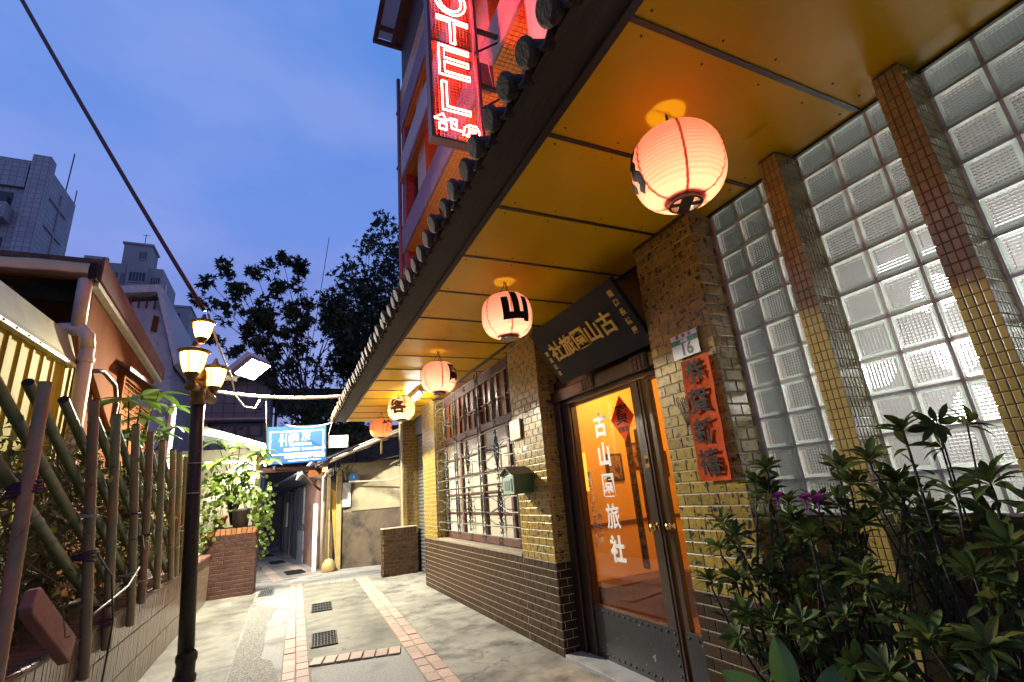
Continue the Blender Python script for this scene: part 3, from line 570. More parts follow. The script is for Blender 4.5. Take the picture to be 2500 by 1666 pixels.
# lobby behind the door
lb = MB(); lb.box((4.6, 2.6, 0), (4.65, 6.2, 3.0)).box((2.725, 4.9, 0.0), (3.4, 4.96, 2.95)).box((2.705, 6.2, 0), (4.65, 6.25, 3.0)).box((2.72, 2.6, 2.95), (4.6, 6.2, 3.0)).box((2.74, 2.556, 0), (4.6, 2.6, 3.0)).box((2.70, 4.46, 0), (2.72, 6.2, 3.0)).box((3.4, 4.9, 0.0), (4.6, 4.96, 2.95))
lobby = lb.build('lobby', m_lobby, hotel)
MB().box((2.70, 2.6, -0.02), (4.6, 6.2, 0.03)).build('lobby_floor', m_lfloor, lobby)
MB().box((3.06, 4.87, 1.42), (3.17, 4.899, 1.85)).build('wall_cabinet', EM('lit_cabinet', (1.0, 0.50, 0.06), 0.9), lobby)
for k, (x, y, z, n) in enumerate(((3.30, 4.05, 2.0, 5), (3.30, 4.22, 2.05, 7), (3.45, 4.1, 2.2, 6))):
    s = MB().box((x, y - 0.05, z - 0.2 * n), (x + 0.006, y + 0.05, z)).build('hanging_strip', M('strip_backing%d' % k, (0.07, 0.03, 0.012), rough=0.4), lobby)
    ph = MB().box((-0.045, -0.09, 0), (0.045, 0.09, 0.004)).mesh('photograph', m_film)
    for i in range(n): put('photograph', ph, s, frame((x - 0.001, y, z - 0.1 - 0.2 * i), *FX) @ Matrix.Rotation(RND.uniform(-.05, .05), 4, 'Z'))
MB().box((3.0, 4.55, 0.03), (4.2, 4.88, 0.48)).build('bench', m_winw, lobby); MB().box((2.74, 4.885, 0.03), (4.59, 4.899, 0.16)).build('skirting', m_winw, lobby); MB().box((2.74, 4.88, 1.02), (4.59, 4.8985, 1.06)).build('dado_rail', m_winw, lobby)
for k, (x, z) in enumerate(((3.45, 1.5), (3.8, 1.62), (4.15, 1.5))): f_ = MB().box((x, 4.88, z), (x + 0.24, 4.899, z + 0.32)).build('picture_frame', m_wood, lobby); MB().box((x + 0.03, 4.876, z + 0.03), (x + 0.21, 4.8795, z + 0.29)).build('picture', m_film, f_)
lamp('lobby_light', 'POINT', (3.5, 4.2, 2.6), 46, (1.0, 0.66, 0.26), 0.12, parent=lobby)
lamp('lobby_light', 'POINT', (3.9, 3.1, 2.5), 30, (1.0, 0.66, 0.26), 0.12, parent=lobby)

# ---- canopy
cp = MB(); cp.add([(0.95, -1.2, 3.35), (2.5, -1.2, 3.90), (2.5, 11.05, 3.90), (0.95, 11.05, 3.35)], [(0, 1, 2, 3)]); cp.box((1.16, -1.2, 3.232), (2.66, 11.03, 3.26))
canopy = cp.build('canopy', m_fascia, hotel)
ys = [1.038 + 0.6765 * k for k in range(-4, 15)]
ys = [y for y in ys if y < 10.9] + [11.0]
nails = MB()
for a, b in zip(ys[:-1], ys[1:]):
    put('ceiling_panel', MB().box((-0.75, a + 0.003, 0.0), (0.76 if b < 2.1 else 0.72, b - 0.003, 0.011)).mesh('ceiling_panel', m_ceil), canopy, Matrix.Translation((1.88, (a + b) / 2, 3.2215)) @ Matrix.Rotation(RND.uniform(-.0022, .0022), 4, 'X') @ Matrix.Rotation(RND.uniform(-.0012, .0012), 4, 'Y') @ Matrix.Translation((0, -(a + b) / 2, 0)))
    for x in (1.20, 1.55, 1.9, 2.25, 2.5):
        for y in (a + 0.06, b - 0.06): nails.lathe([(0.0001, -0.003), (0.005, -0.0025), (0.006, 0.001)], c=(x + RND.uniform(-.03, .03), y + RND.uniform(-.01, .01), 3.2195), n=6)
tag(nails.build('nail_heads', m_batten, canopy), kind='stuff')
bt = MB().box((1.13, -0.013, 3.2145), (2.6, 0.013, 3.2195)).mesh('joint_strip', m_batten)
for y in ys[:-1]: put('joint_strip', bt, canopy, Matrix.Translation((0, y, 0)))
fb = MB().box((1.085, -1.2, 3.195), (1.128, 11.03, 3.25)).build('edge_beam', m_fascia, canopy, bevel=0.006)
MB().poly([(1.085, -1.2, 3.215), (0.90, -1.2, 3.235), (0.90, -1.2, 3.30), (1.085, -1.2, 3.33)], (0, 12.2, 0)).build('eave_board', m_fascia, canopy)
MB().box((2.385, 5.18, 3.19), (2.41, 8.55, 3.2195)).build('wall_trim', m_batten, canopy)
MB().box((2.392, 4.455, 3.196), (2.40, 5.18, 3.2195)).box((2.392, 2.08, 3.196), (2.40, 2.64, 3.2195)).box((2.60, -1.2, 3.204), (2.62, 2.07, 3.2195)).build('wall_trim', m_batten, canopy)
# round eave tiles with their end discs, and the pans between
et = MB(); n = 12; r0 = 0.066
prof = [(0.0001, -0.014), (0.05, -0.013), (r0 - 0.008, -0.010), (r0, 0.0), (r0, 0.015), (0.054, 0.024), (0.054, 0.75)]
et.lathe(prof, n=18); me_et = et.mesh('eave_tile', m_rtile)
axis = V((math.cos(0.33), 0, math.sin(0.33)))
pan = MB(); y = 0.55 - 0.205 * 8; k = 0
while y < 11.05:
    put('eave_tile', me_et, canopy, frame((0.842 + RND.uniform(-.012, .012), y + RND.uniform(-.008, .008), 3.278 + RND.uniform(-.006, .006)), (0, 1, 0), axis.cross(V((0, 1, 0))), axis) @ Matrix.Rotation(RND.uniform(-.06, .06), 4, 'X'))
    pts = [(0, y + 0.05 + 0.105 * i / 6, -0.035 * math.sin(PI * i / 6)) for i in range(7)]
    for i in range(6):
        a, b = V(pts[i]), V(pts[i + 1]); s0 = V((0.872, 0, 3.245)); up = V((0, 0, 0.03)); e = axis * 0.7
        pan.add([s0 + a, s0 + b, s0 + b + e, s0 + a + e, s0 + a + up, s0 + b + up, s0 + b + up + e, s0 + a + up + e], [(0, 1, 2, 3), (0, 4, 5, 1), (4, 7, 6, 5)])
    y += 0.205; k += 1
pan.build('roof_pan', m_rtile, canopy, True)
# ---- floors above
BX = 2.40
uf = MB().box((2.85, -1.2, 3.5), (6.5, 10.8, 12.6)); uf.box((2.42, 10.45, 3.4), (2.86, 10.8, 12.0)).box((2.72, -1.2, 3.41), (2.85, 11.0, 3.6))
upper = uf.build('upper_wall', m_uprec, hotel)
def bandx(z0, z1, x0, mt, nm, y0=-1.2, y1=10.78, x1=2.86): return MB().box((x0, y0, z0), (x1, y1, z1)).build(nm, mt, upper)
FS_ = ((0, 1, 0), (1, 0, 0), (0, 0, -1))
for z0, z1, mt, nm in ((7.34, 8.0, m_lilac, 'balcony_front'), (9.55, 10.25, m_pinkp, 'balcony_front'), (11.05, 11.75, m_lilac, 'balcony_front')):
    bandx(z0, z1, BX - 0.02, mt, nm)
    b_ = bandx(z0 - 0.06, z0 - 0.001, BX + 0.01, m_mortard, 'balcony_slab')
    tiles(b_, 'small_mosaic', me_um, (BX + 0.01, -1.2, z0 - 0.06), FS_, 11.98, 0.42, 0.07, 0.07, 0.009, 0.006, bond=0, limit=lambda x, z: False, stuff_name='mosaic_soffit')
bandx(9.40, 9.49, BX - 0.05, m_lilac, 'balcony_edge', x1=2.42); tp = bandx(11.76, 12.45, BX + 0.006, m_mortard, 'tiled_parapet')
tiles(tp, 'small_mosaic', me_um, (BX + 0.006, 10.78, 11.76), FX, 7.5, 0.69, 0.09, 0.09, 0.009, 0.006, bond=0, limit=lambda x, z: False, stuff_name='mosaic_facing')
lp_ = bandx(3.5, 4.3, BX + 0.006, m_mortard, 'tiled_parapet'); tiles(lp_, 'small_mosaic', me_um, (BX + 0.006, 10.78, 3.5), FX, 8.2, 0.8, 0.09, 0.09, 0.009, 0.006, bond=0, limit=lambda x, z: False, stuff_name='mosaic_facing')
for y in (1.2, 3.1, 5.0, 6.9, 8.8):
    MB().box((2.5, y, 8.0), (2.86, y + 0.7, 9.49)).build('window_pier', m_upmos, upper); MB().box((2.5, y, 10.25), (2.86, y + 0.7, 10.99)).build('window_pier', m_upmos, upper)
    MB().box((2.84, y + 0.75, 8.4), (2.848, y + 1.85, 9.2)).build('window_pane', m_win, upper); MB().box((2.84, y + 0.75, 4.7), (2.848, y + 1.85, 6.4)).build('window_pane', m_win, upper)
MB().box((2.46, 2.6, 4.3), (2.86, 3.35, 7.28)).build('plaster_pier', m_pinkp, upper)
MB().box((2.385, 3.35, 4.3), (2.86, 3.75, 7.28)).build('plaster_pier', m_pinkp, upper)
MB().tube([(2.36, 10.83, 3.4), (2.36, 10.83, 12.9)], 0.055, 10).build('downpipe', m_rpipe, upper, True)
for z in (4.5, 6.3, 8.1, 9.9, 11.7): MB().box((2.29, 10.80, z), (2.43, 10.90, z + 0.05)).build('pipe_clip', m_rpipe, upper)
# roof-top lean-to overhanging the street
hd = MB(); hx0, hx1, hy0, hy1, hz = 1.66, 2.75, 8.6, 10.9, 14.1
hd.box((hx0, hy0, hz), (hx0 + 0.12, hy1, hz + 0.12)).box((hx0, hy1 - 0.10, hz - 0.02), (hx1, hy1, hz + 0.10)).box((hx0 + 0.5, hy0, hz), (hx0 + 0.62, hy1 - 0.1, hz + 0.11)).box((hx0 + 0.12, hy1 - 0.55, hz), (hx0 + 0.5, hy1 - 0.45, hz + 0.09)).box((hx0 + 0.62, hy0, hz + 0.13), (hx1 + 1.0, hy1, hz + 0.17))
hood = hd.build('roof_lean_to', M('weathered_timber', (0.10, 0.05, 0.04), (0.06, 0.035, 0.03), 8, 0.7), upper)
MB().box((hx0 + 0.12, hy0, hz + 0.125), (hx0 + 0.5, hy1 - 0.1, hz + 0.135)).build('translucent_sheet', M('pale_sheet', (0.45, 0.47, 0.50), rough=0.5, trans=0.6), hood)
MB().box((2.45, 8.6, 12.45), (2.75, 10.75, 14.1)).build('timber_wall', MATS['weathered_timber'], hood)
# side recess past the window: roller shutter, far pillar, white pipe
sh = MB(); z = 0.05
while z < 2.9: sh.tube([(2.80, 9.5, z), (2.80, 11.28, z)], 0.045, 8); z += 0.075
sh.build('roller_shutter', m_steel, hotel, True)
MB().box((2.74, 9.412, 0), (2.86, 9.5, 3.2)).box((2.72, 9.42, 2.9), (2.86, 11.3, 3.4)).build('shutter_frame', m_steel, hotel)
fpil = MB().box((2.45, 11.35, 0), (2.88, 11.8, 3.4)).build('tiled_pillar', m_mortar, hotel)
for (nm, me, z0, z1) in (('glazed_tile', me_gl, 0.8, 3.35), ('brick', me_br, 0, 0.8)):
    tiles(fpil, nm, me, (2.45, 11.35, z0), FY, 0.43, z1 - z0, 0.146, TH, 0.0065, 0.0045, limit=lambda x, z: False, stuff_name='tile_facing'); tiles(fpil, nm, me, (2.45, 11.8, z0), FX, 0.46, z1 - z0, 0.146, TH, 0.0065, 0.0045, limit=lambda x, z: False, stuff_name='tile_facing')
MB().tube([(2.40, 11.28, 0.55), (2.40, 11.28, 3.2)], 0.025, 8).build('white_pipe', m_wpipe, hotel, True)
MB().box((2.86, 9.4, 0), (2.9, 12, 3.4)).build('recess_wall', m_shedlow, hotel)

# ------------------------------------------------------------------ things on the hotel
# signboard leaning over the door
pb, pt = V((2.45, 0, 2.462)), V((2.13, 0, 2.955)); up_ = (pt - pb).normalized(); nr_ = V((0, -1, 0)).cross(up_).normalized()
ctr = (pb + pt) / 2 + V((0, 3.335, 0)); hgt = (pt - pb).length
FS = ((0, -1, 0), tuple(up_), tuple(nr_))
plaque = thing('sign_board', 'black wooden signboard with gold characters leaning out over the hotel door', 'sign', tuple(ctr))
mw = frame(ctr, *FS)
put('board', MB().box((-0.685, -hgt / 2, -0.045), (0.685, hgt / 2, 0)).mesh('board', m_black), plaque, mw, bevel=0.006)
for i, ch in enumerate('社旅園山古'):
    put('character', text_mesh(ch, 0.20, 0.0045, 0.006, m_gold), plaque, mw @ Matrix.Translation((-0.42 + 0.2 * i, 0.0 , 0.006)))
put('side_lettering', text_mesh('龍\n團\n長\n誌\n慶', 0.062, 0.001, 0.001, m_gold, 1.35), plaque, mw @ Matrix.Translation((0.60, 0.02, 0.002)))
put('side_lettering', text_mesh('開\n業\n紀\n念', 0.055, 0.001, 0.001, m_gold, 1.35), plaque, mw @ Matrix.Translation((-0.60, -0.08, 0.002)))
# diamond new-year paper on the glass
dia = thing('paper_diamond', 'red paper diamond with black writing stuck to the glass door', 'decoration', (2.62, 3.44, 2.02))
md = frame((2.6405, 3.405, 2.02), *FX)
put('paper', MB().poly([(-0.165, 0, 0), (0, -0.20, 0), (0.165, 0, 0), (0, 0.20, 0)], (0, 0, 0.002)).mesh('paper', m_red), dia, md)
put('character', text_mesh('寶', 0.19, 0.002, 0.0005, m_ink), dia, md @ Matrix.Translation((0, 0.02, 0.0027))); put('character', text_mesh('招財進', 0.05, 0.001, 0.0005, m_ink), dia, md @ Matrix.Translation((0, -0.10, 0.0027)))
# house number plate
nump = thing('house_number_plate', 'white enamel house number 16 with a green stripe on the tiled pillar', 'house number', (2.39, 2.295, 2.25))
put('plate', MB().box((-0.12, -0.082, 0), (0.12, 0.082, 0.004)).mesh('plate', m_white), nump, frame((2.388, 2.295, 2.332), *FX))
put('stripe', MB().box((-0.12, 0.012, 0.0043), (0.12, 0.047, 0.0055)).mesh('stripe', m_green), nump, frame((2.388, 2.295, 2.332), *FX))
text('lettering', '華　西　街', 0.028, (2.3826, 2.295, 2.332 + 0.063), FX, m_dgreen, nump, 0.001, 0.0005); text('lettering', '40巷', 0.034, (2.3815, 2.295, 2.332 + 0.03), FX, m_white, nump, 0.001, 0.0005)
text('numeral', '16', 0.115, (2.3826, 2.285, 2.332 - 0.033), FX, m_dgreen, nump, 0.002, 0.0005)
# red couplet, slightly wavy
ban = thing('red_banner', 'long red paper banner with four brushed characters on the pillar', 'banner', (2.385, 2.235, 1.45))
bm_ = MB(); nn = 20
for i in range(nn + 1):
    z = 1.452 + 0.775 * i / nn
    for j in range(6): bm_.v.append((2.3865 - 0.004 * math.sin(i * 0.9 + j * 0.7) - 0.004 * noise.noise(V((i * .4, j * .5, 1))) - (0.008 if j in (0, 5) else 0), 2.358 - 0.0485 * j + 0.025 * (1 - i / nn), z))
for i in range(nn):
    for j in range(5): bm_.f.append((i * 6 + j, i * 6 + j + 1, i * 6 + j + 7, i * 6 + j + 6)); bm_.m.append(0)
bm_.build('paper', m_red, ban, True)
for i, ch in enumerate('恭賀新禧'): text('character', ch, 0.165, (2.372, 2.262 - 0.005 * (3 - i) + 0.01, 2.125 - 0.19 * i), FX, m_ink, ban, 0.004, 0.0006)
# mailbox
mlb = thing('mailbox', 'small green mailbox with a pitched tin roof on the tiled pillar', 'mailbox', (2.27, 4.95, 1.46))
x0, x1, y0, y1 = 2.14, 2.395, 4.60, 4.90
def rot_pt(mb): return mb
MB().box((2.18, 4.76, 1.46), (2.397, 5.04, 1.66)).build('body', m_mailb, mlb, bevel=0.004)
MB().box((2.172, 4.765, 1.465), (2.18, 5.035, 1.655)).build('front_plate', m_mailf, mlb)
MB().box((2.168, 4.86, 1.50), (2.172, 5.00, 1.60)).build('name_panel', M('grey_mesh', (0.12, 0.15, 0.13), rough=0.5), mlb); MB().box((2.168, 4.79, 1.49), (2.172, 4.825, 1.62)).build('slot', m_cable, mlb)
MB().poly([(2.14, 5.065, 1.655), (2.14, 4.90, 1.735), (2.14, 4.735, 1.655), (2.14, 4.735, 1.662), (2.14, 4.90, 1.745), (2.14, 5.065, 1.662)], (0.258, 0, 0)).build('roof', M('dull_tin', (0.20, 0.17, 0.13), (0.12, 0.10, 0.08), 12, 0.5, metal=0.5), mlb)
MB().poly([(2.181, 5.03, 1.66), (2.181, 4.90, 1.73), (2.181, 4.77, 1.66)], (0.21, 0, 0)).build('gable', m_mailf, mlb)
ntc = thing('notice_board', 'blank beige wooden plate on the tiled pillar left of the door', 'notice board', (2.38, 5.06, 2.05))
MB().box((2.375, 4.92, 2.05), (2.3975, 5.20, 2.275)).build('plate', m_cream, ntc, bevel=0.004)
for y in (4.95, 5.17):
    for z in (2.075, 2.25): MB().box((2.3735, y - 0.005, z - 0.005), (2.3755, y + 0.005, z + 0.005)).build('screw', m_brass, ntc)
brm = thing('whisk', 'small straw whisk hung on the tiled pillar left of the red banner', 'whisk', (2.385, 2.39, 1.82))
w_ = MB()
for i in range(7): w_.tube([(2.384 - 0.002 * i % 3, 2.37 + 0.004 * i, 1.80), (2.380, 2.355 + 0.018 * i, 2.0)], 0.003, 4)
w_.build('bristles', m_dry, brm); MB().tube([(2.383, 2.375, 1.75), (2.383, 2.382, 1.81)], 0.010, 6).build('handle', m_cream, brm)
# fluorescent batten on the canopy ceiling
tbl = thing('fluorescent_lamp', 'lit fluorescent tube lamp under the far end of the canopy ceiling', 'lamp', (1.95, 8.1, 3.22))
MB().box((1.90, 7.55, 3.155), (2.0, 8.7, 3.2185)).build('housing', m_white, tbl); MB().tube([(1.95, 7.58, 3.125), (1.95, 8.66, 3.125)], 0.018, 10).build('tube', EM('canopy_tube', (1.0, 0.93, 0.80), 100), tbl, True)
MB().box((1.93, 7.56, 3.11), (1.97, 7.58, 3.156)).box((1.93, 8.66, 3.11), (1.97, 8.68, 3.156)).build('tube_holder', m_white, tbl)

# ------------------------------------------------------------------ paper lanterns
def lantern(loc, mt, glyphs, goffs, size, power, label, drop=0.32, col=(1.0, 0.74, 0.50), ink=m_ink, roll=0.0, strokes=()):
    x, y, z = loc; t = thing('paper_lantern', label, 'lantern', (x, y, z), 'paper lanterns hanging along the canopy')
    A, Hh = 0.213, 0.195
    def rad(zz): 
        u = min(1.0, abs(zz) / (Hh * 1.02)); return A * (1 - u ** 2.5) ** (1 / 2.5) if u < 1 else 0.02
    zt = 0.175; prof = []; nr = 18
    for i in range(nr * 3 + 1):
        zz = -zt + 2 * zt * i / (nr * 3); prof.append((max(rad(zz), 0.072) + 0.0042 * math.cos(2 * PI * i / 3 + PI), zz))
    prof = [(0.072, -0.186)] + prof + [(0.072, 0.186)]
    put('paper_shade', MB().lathe(prof, n=48).mesh('paper_shade', mt, True), t, Matrix.Translation(V(loc)))
    cam_a = math.atan2(-y, -x)
    for k in range(6):
        a = cam_a + math.radians(12) + k * PI / 3; s = MB()
        pts = [((r + 0.0035) , zz) for r, zz in prof[::2]]
        s.v = [(r * math.cos(a + e / max(r, .05)), r * math.sin(a + e / max(r, .05)), zz) for r, zz in pts for e in (-0.006, 0.006)]
        for i in range(len(pts) - 1): s.f.append((2 * i, 2 * i + 1, 2 * i + 3, 2 * i + 2)); s.m.append(0)
        put('seam', s.mesh('seam', m_seam), t, Matrix.Translation(V(loc)))
    rr = MB().lathe([(0.070, 0.165), (0.076, 0.165), (0.076, 0.198), (0.070, 0.198), (0.070, 0.165)], n=24).mesh('top_ring', m_cable, True); put('top_ring', rr, t, Matrix.Translation(V(loc)))
    br = MB().lathe([(0.078, -0.165), (0.078, -0.205), (0.066, -0.205), (0.066, -0.170), (0.078, -0.165)], n=24)
    br.box((-0.058, -0.028, -0.204), (0.058, 0.028, -0.198)).box((-0.013, -0.067, -0.2035), (0.013, -0.028, -0.1985)).box((-0.013, 0.028, -0.2035), (0.013, 0.067, -0.1985)).box((-0.066, -0.02, -0.2038), (-0.058, 0.02, -0.1983)).box((0.058, -0.02, -0.2038), (0.066, 0.02, -0.1983))
    put('bottom_ring', br.mesh('bottom_ring', m_wood), t, Matrix.Translation(V(loc)) @ Matrix.Rotation(cam_a + 0.3, 4, 'Z'))
    # brushed character wrapped round the paper
    for glyph, goff in zip(glyphs, goffs):
        me = text_mesh(glyph, size, size * (0.075 if glyph in '山旅' else 0.045), 0.0, ink); bm = bmesh.new(); bm.from_mesh(me); bmesh.ops.triangulate(bm, faces=bm.faces)
        for _ in range(3):
            es = [e for e in bm.edges if e.calc_length() > 0.03]
            if not es: break
            bmesh.ops.subdivide_edges(bm, edges=es, cuts=1); bmesh.ops.triangulate(bm, faces=bm.faces)
        a0 = cam_a + goff
        for v in bm.verts:
            px, pz = v.co.x * math.cos(roll) - v.co.y * math.sin(roll), v.co.x * math.sin(roll) + v.co.y * math.cos(roll)
            pz = max(-0.165, min(0.165, pz)); r = max(rad(pz), 0.075) + 0.0065; a = a0 + px / max(r, 0.12)
            v.co = V((r * math.cos(a), r * math.sin(a), pz))
        bm.to_mesh(me); bm.free(); put('character', me, t, Matrix.Translation(V(loc)))
    for st_ in strokes:
        q = MB(); n_ = len(st_); sm_ = []
        for i in range(n_ - 1): sm_ += [(st_[i][0] + (st_[i + 1][0] - st_[i][0]) * k / 5, st_[i][1] + (st_[i + 1][1] - st_[i][1]) * k / 5) for k in range(5)]
        sm_.append(st_[-1])
        for i, (d_, z_) in enumerate(sm_):
            a_, b_ = sm_[max(0, i - 1)], sm_[min(len(sm_) - 1, i + 1)]; tx, tz = (b_[0] - a_[0]) * .0037, b_[1] - a_[1]; ln = math.hypot(tx, tz) or 1; wd = 0.026 * (0.55 + 0.45 * math.sin(PI * (i + .6) / (len(sm_) + .2)))
            for s_ in (-1, -.33, .33, 1):
                zz = z_ + s_ * wd * tx / ln; aa = cam_a + math.radians(d_) - s_ * wd * tz / ln / .21; r_ = max(rad(zz), .075) + 0.0075; q.v.append((r_ * math.cos(aa), r_ * math.sin(aa), zz))
        for i in range(len(sm_) - 1):
            for j in range(3): q.f.append((4 * i + j, 4 * i + j + 1, 4 * i + j + 5, 4 * i + j + 4)); q.m.append(0)
        put('brush_stroke', q.mesh('brush_stroke', ink), t, Matrix.Translation(V(loc)))
    w = MB()
    for s in (-1, 1): w.tube([(s * 0.07, 0, 0.19), (s * 0.012, 0.004 * s, 0.19 + (3.22 - z - 0.19) * 0.6), (0.003 * s, 0, 3.22 - z)], 0.0035, 5)
    w.tube([(0.02, 0.02, 3.22 - z), (0.03, 0.01, 3.22 - z - 0.05), (0.01, -0.01, 3.22 - z - 0.08), (0.0, 0.0, 0.10)], 0.003, 5)
    put('hanger', w.mesh('hanger', m_cable), t, Matrix.Translation(V(loc)))
    nm_ = 'lit_bulb_%d' % int(power * 10 + y)
    bl = MB().lathe([(0.0001, -0.03), (0.022, -0.022), (0.03, 0.0), (0.022, 0.024), (0.012, 0.04), (0.0001, 0.045)], n=14).mesh('bulb', EM(nm_, col, power / 0.036), True); put('bulb', bl, t, Matrix.Translation(V((x, y, z - 0.115))))
    return t
LZ = 2.905
lantern((1.635, 1.40, LZ), m_paperr, '', (), 0.27, 3.9, 'nearest and largest paper lantern, black brush strokes at its left edge', strokes=([(-74, .115), (-66, .10), (-60, .07), (-66, .04)], [(-80, .03), (-66, .035), (-60, 0.0), (-64, -.03), (-54, -.06), (-52, -.10), (-64, -.125)], [(-84, .0), (-80, -.06), (-70, -.10)], [(88, .10), (98, .05)]))
lantern((1.635, 3.44, LZ), m_paper, '山', (math.radians(22),), 0.25, 3.5, 'pink paper lantern with the bold black character turned to the alley', roll=0.08)
lantern((1.64, 5.53, LZ - 0.02), m_paper, '園', (math.radians(66),), 0.24, 4.0, 'pale pink lantern, middle one of the row, writing only at its right edge')
lantern((1.645, 7.70, LZ), m_paperw, '客', (math.radians(-14),), 0.25, 4.2, 'yellowish white lantern with a red brown brushed character', col=(1.0, 0.80, 0.50), ink=M('red_brown_ink', (0.16, 0.035, 0.012), rough=0.6))
tl = lantern((1.688, 9.85, LZ), m_papero, '樓', (math.radians(42),), 0.24, 2.4, 'deep orange lantern at the far end of the canopy with a yellow tag below', col=(1.0, 0.6, 0.3))
MB().box((1.68, 9.83, 2.40), (1.71, 9.84, 2.66)).build('tag', m_ypost, tl); MB().tube([(1.688, 9.85, 2.70), (1.695, 9.835, 2.655)], 0.003, 5).build('tag_string', m_cable, tl)

# ------------------------------------------------------------------ neon sign
NY = 4.55
neon = thing('neon_sign', 'tall red neon hotel sign in an open mesh frame beside the upper wall', 'sign', (1.7, NY, 5.55))
nf = MB()
for x in (1.385, 2.035): nf.box((x - 0.018, NY - 0.05, 5.55), (x + 0.018, NY + 0.10, 9.6))
for z in (5.55, 7.05, 8.5, 9.58): nf.box((1.403, NY - 0.04, z), (2.017, NY + 0.09, z + 0.03))
nf.build('frame', M('sign_frame', (0.10, 0.03, 0.03), (0.07, 0.02, 0.02), 12, 0.5), neon)
ms_ = MB()
for i in range(1, 13): ms_.box((1.403 + 0.0472 * i - 0.0015, NY + 0.02, 5.58), (1.403 + 0.0472 * i + 0.0015, NY + 0.023, 9.58))
for i in range(1, 84): ms_.box((1.403, NY + 0.0235, 5.58 + 0.0476 * i), (2.017, NY + 0.0265, 5.58 + 0.0476 * i + 0.003))
tag(ms_.build('wire_mesh', m_rpipe, neon), kind='stuff')
def tube2(nm, pts, r=0.011, closed=False):
    pts = [(p[0], NY - 0.03, p[1]) for p in pts]
    if closed: pts.append(pts[0])
    MB().tube(pts, r, 8).build(nm, e_neon, neon, True)
def outline(nm, pts): tube2(nm, pts, closed=True)
w = 0.06
T = 7.53; outline('letter_tube', [(1.50, T), (1.925, T - .01), (1.925, T - w), (1.735, T - w), (1.735, 7.11), (1.675, 7.11), (1.675, T - w), (1.50, T - w)])
E0, E1 = 6.55, 7.03; outline('letter_tube', [(1.505, E1), (1.91, E1 - .01), (1.91, E1 - w), (1.575, E1 - w), (1.575, 6.835), (1.90, 6.83), (1.90, 6.765), (1.575, 6.77), (1.575, E0 + w), (1.91, E0 + w), (1.91, E0), (1.505, E0)])
outline('letter_tube', [(1.525, 6.44), (1.585, 6.44), (1.585, 6.06), (1.885, 6.06), (1.885, 6.0), (1.525, 6.0)])
for rx, rz in ((0.215, 0.245), (0.155, 0.185)): tube2('letter_tube', [(1.70 + rx * math.cos(2 * PI * k / 28), 7.86 + rz * math.sin(2 * PI * k / 28)) for k in range(28)], closed=True)
for x in (1.52, 1.86): outline('letter_tube', [(x, 8.62), (x + w, 8.62), (x + w, 8.20), (x, 8.20)])
outline('letter_tube', [(1.58, 8.44), (1.86, 8.44), (1.86, 8.38), (1.58, 8.38)])
for pl in ([(1.52, 5.93), (1.40, 5.84), (1.56, 5.83), (1.52, 5.93)], [(1.47, 5.79), (1.56, 5.79), (1.56, 5.70), (1.47, 5.70), (1.47, 5.79)], [(1.58, 5.85), (1.61, 5.88), (1.69, 5.88), (1.69, 5.78), (1.61, 5.86), (1.625, 5.74), (1.76, 5.73)], [(1.77, 5.68), (1.79, 5.80), (1.85, 5.85), (1.95, 5.85), (1.985, 5.77), (1.97, 5.69), (1.87, 5.67), (1.80, 5.69)], [(1.84, 5.69), (1.85, 5.80), (1.93, 5.80), (1.93, 5.69)], [(1.85, 5.75), (1.93, 5.745)]): tube2('character_tube', pl, 0.010)
for z in (6.55, 7.5, 8.6): MB().box((2.053, NY - 0.02, z), (2.47, NY + 0.03, z + 0.05)).tube([(2.05, NY + 0.02, z - 0.35), (2.44, NY + 0.02, z)], 0.014, 6).build('bracket', m_post, neon)
MB().box((2.08, NY - 0.02, 6.60), (2.26, NY + 0.12, 6.95)).build('transformer', m_rpipe, neon)
MB().tube([(1.98, NY - 0.03, 8.2), (1.99, NY - 0.06, 7.4), (1.97, NY - 0.05, 6.9), (2.00, NY - 0.05, 6.3), (1.98, NY - 0.04, 5.95)], 0.006, 5).build('supply_wire', m_gcable, neon)
MB().tube([(2.0, NY - 0.05, 7.0), (2.15, NY - 0.10, 6.9), (2.22, NY - 0.05, 6.55)], 0.006, 5).build('supply_wire', m_gcable, neon)

# ------------------------------------------------------------------ street lamp
sl = thing('street_lamp', 'black cast iron street lamp with three lit warm lanterns at the left wall', 'street lamp', (-0.79, 6.29, 0))
def px(z): return -0.785 - 0.055 * z
ax = lambda z: (px(z), 6.285, z)
MB().lathe([(0.10, 0.0), (0.10, 0.05), (0.085, 0.07), (0.082, 0.16), (0.095, 0.19), (0.095, 0.23), (0.078, 0.26)], c=(-0.79, 6.285, 0), n=20).build('base', m_post, sl, True)
MB().tube([ax(0.2), ax(1.2), ax(2.72)], [0.072, 0.069, 0.064], 20).build('post', m_post, sl, True)
MB().tube([ax(2.70), ax(2.715), ax(2.74), ax(2.765), ax(2.79), ax(2.80), ax(2.86), ax(2.88), ax(2.96)], [0.066, 0.08, 0.08, 0.068, 0.068, 0.076, 0.076, 0.085, 0.085], 20).build('collar', m_bronze, sl, True)
hub = MB(); hub.tube([ax(2.95), ax(3.0), ax(3.08), ax(3.16), ax(3.24), ax(3.36)], [0.07, 0.085, 0.08, 0.05, 0.032, 0.026], 16); hub.build('hub', m_bronze, sl, True)
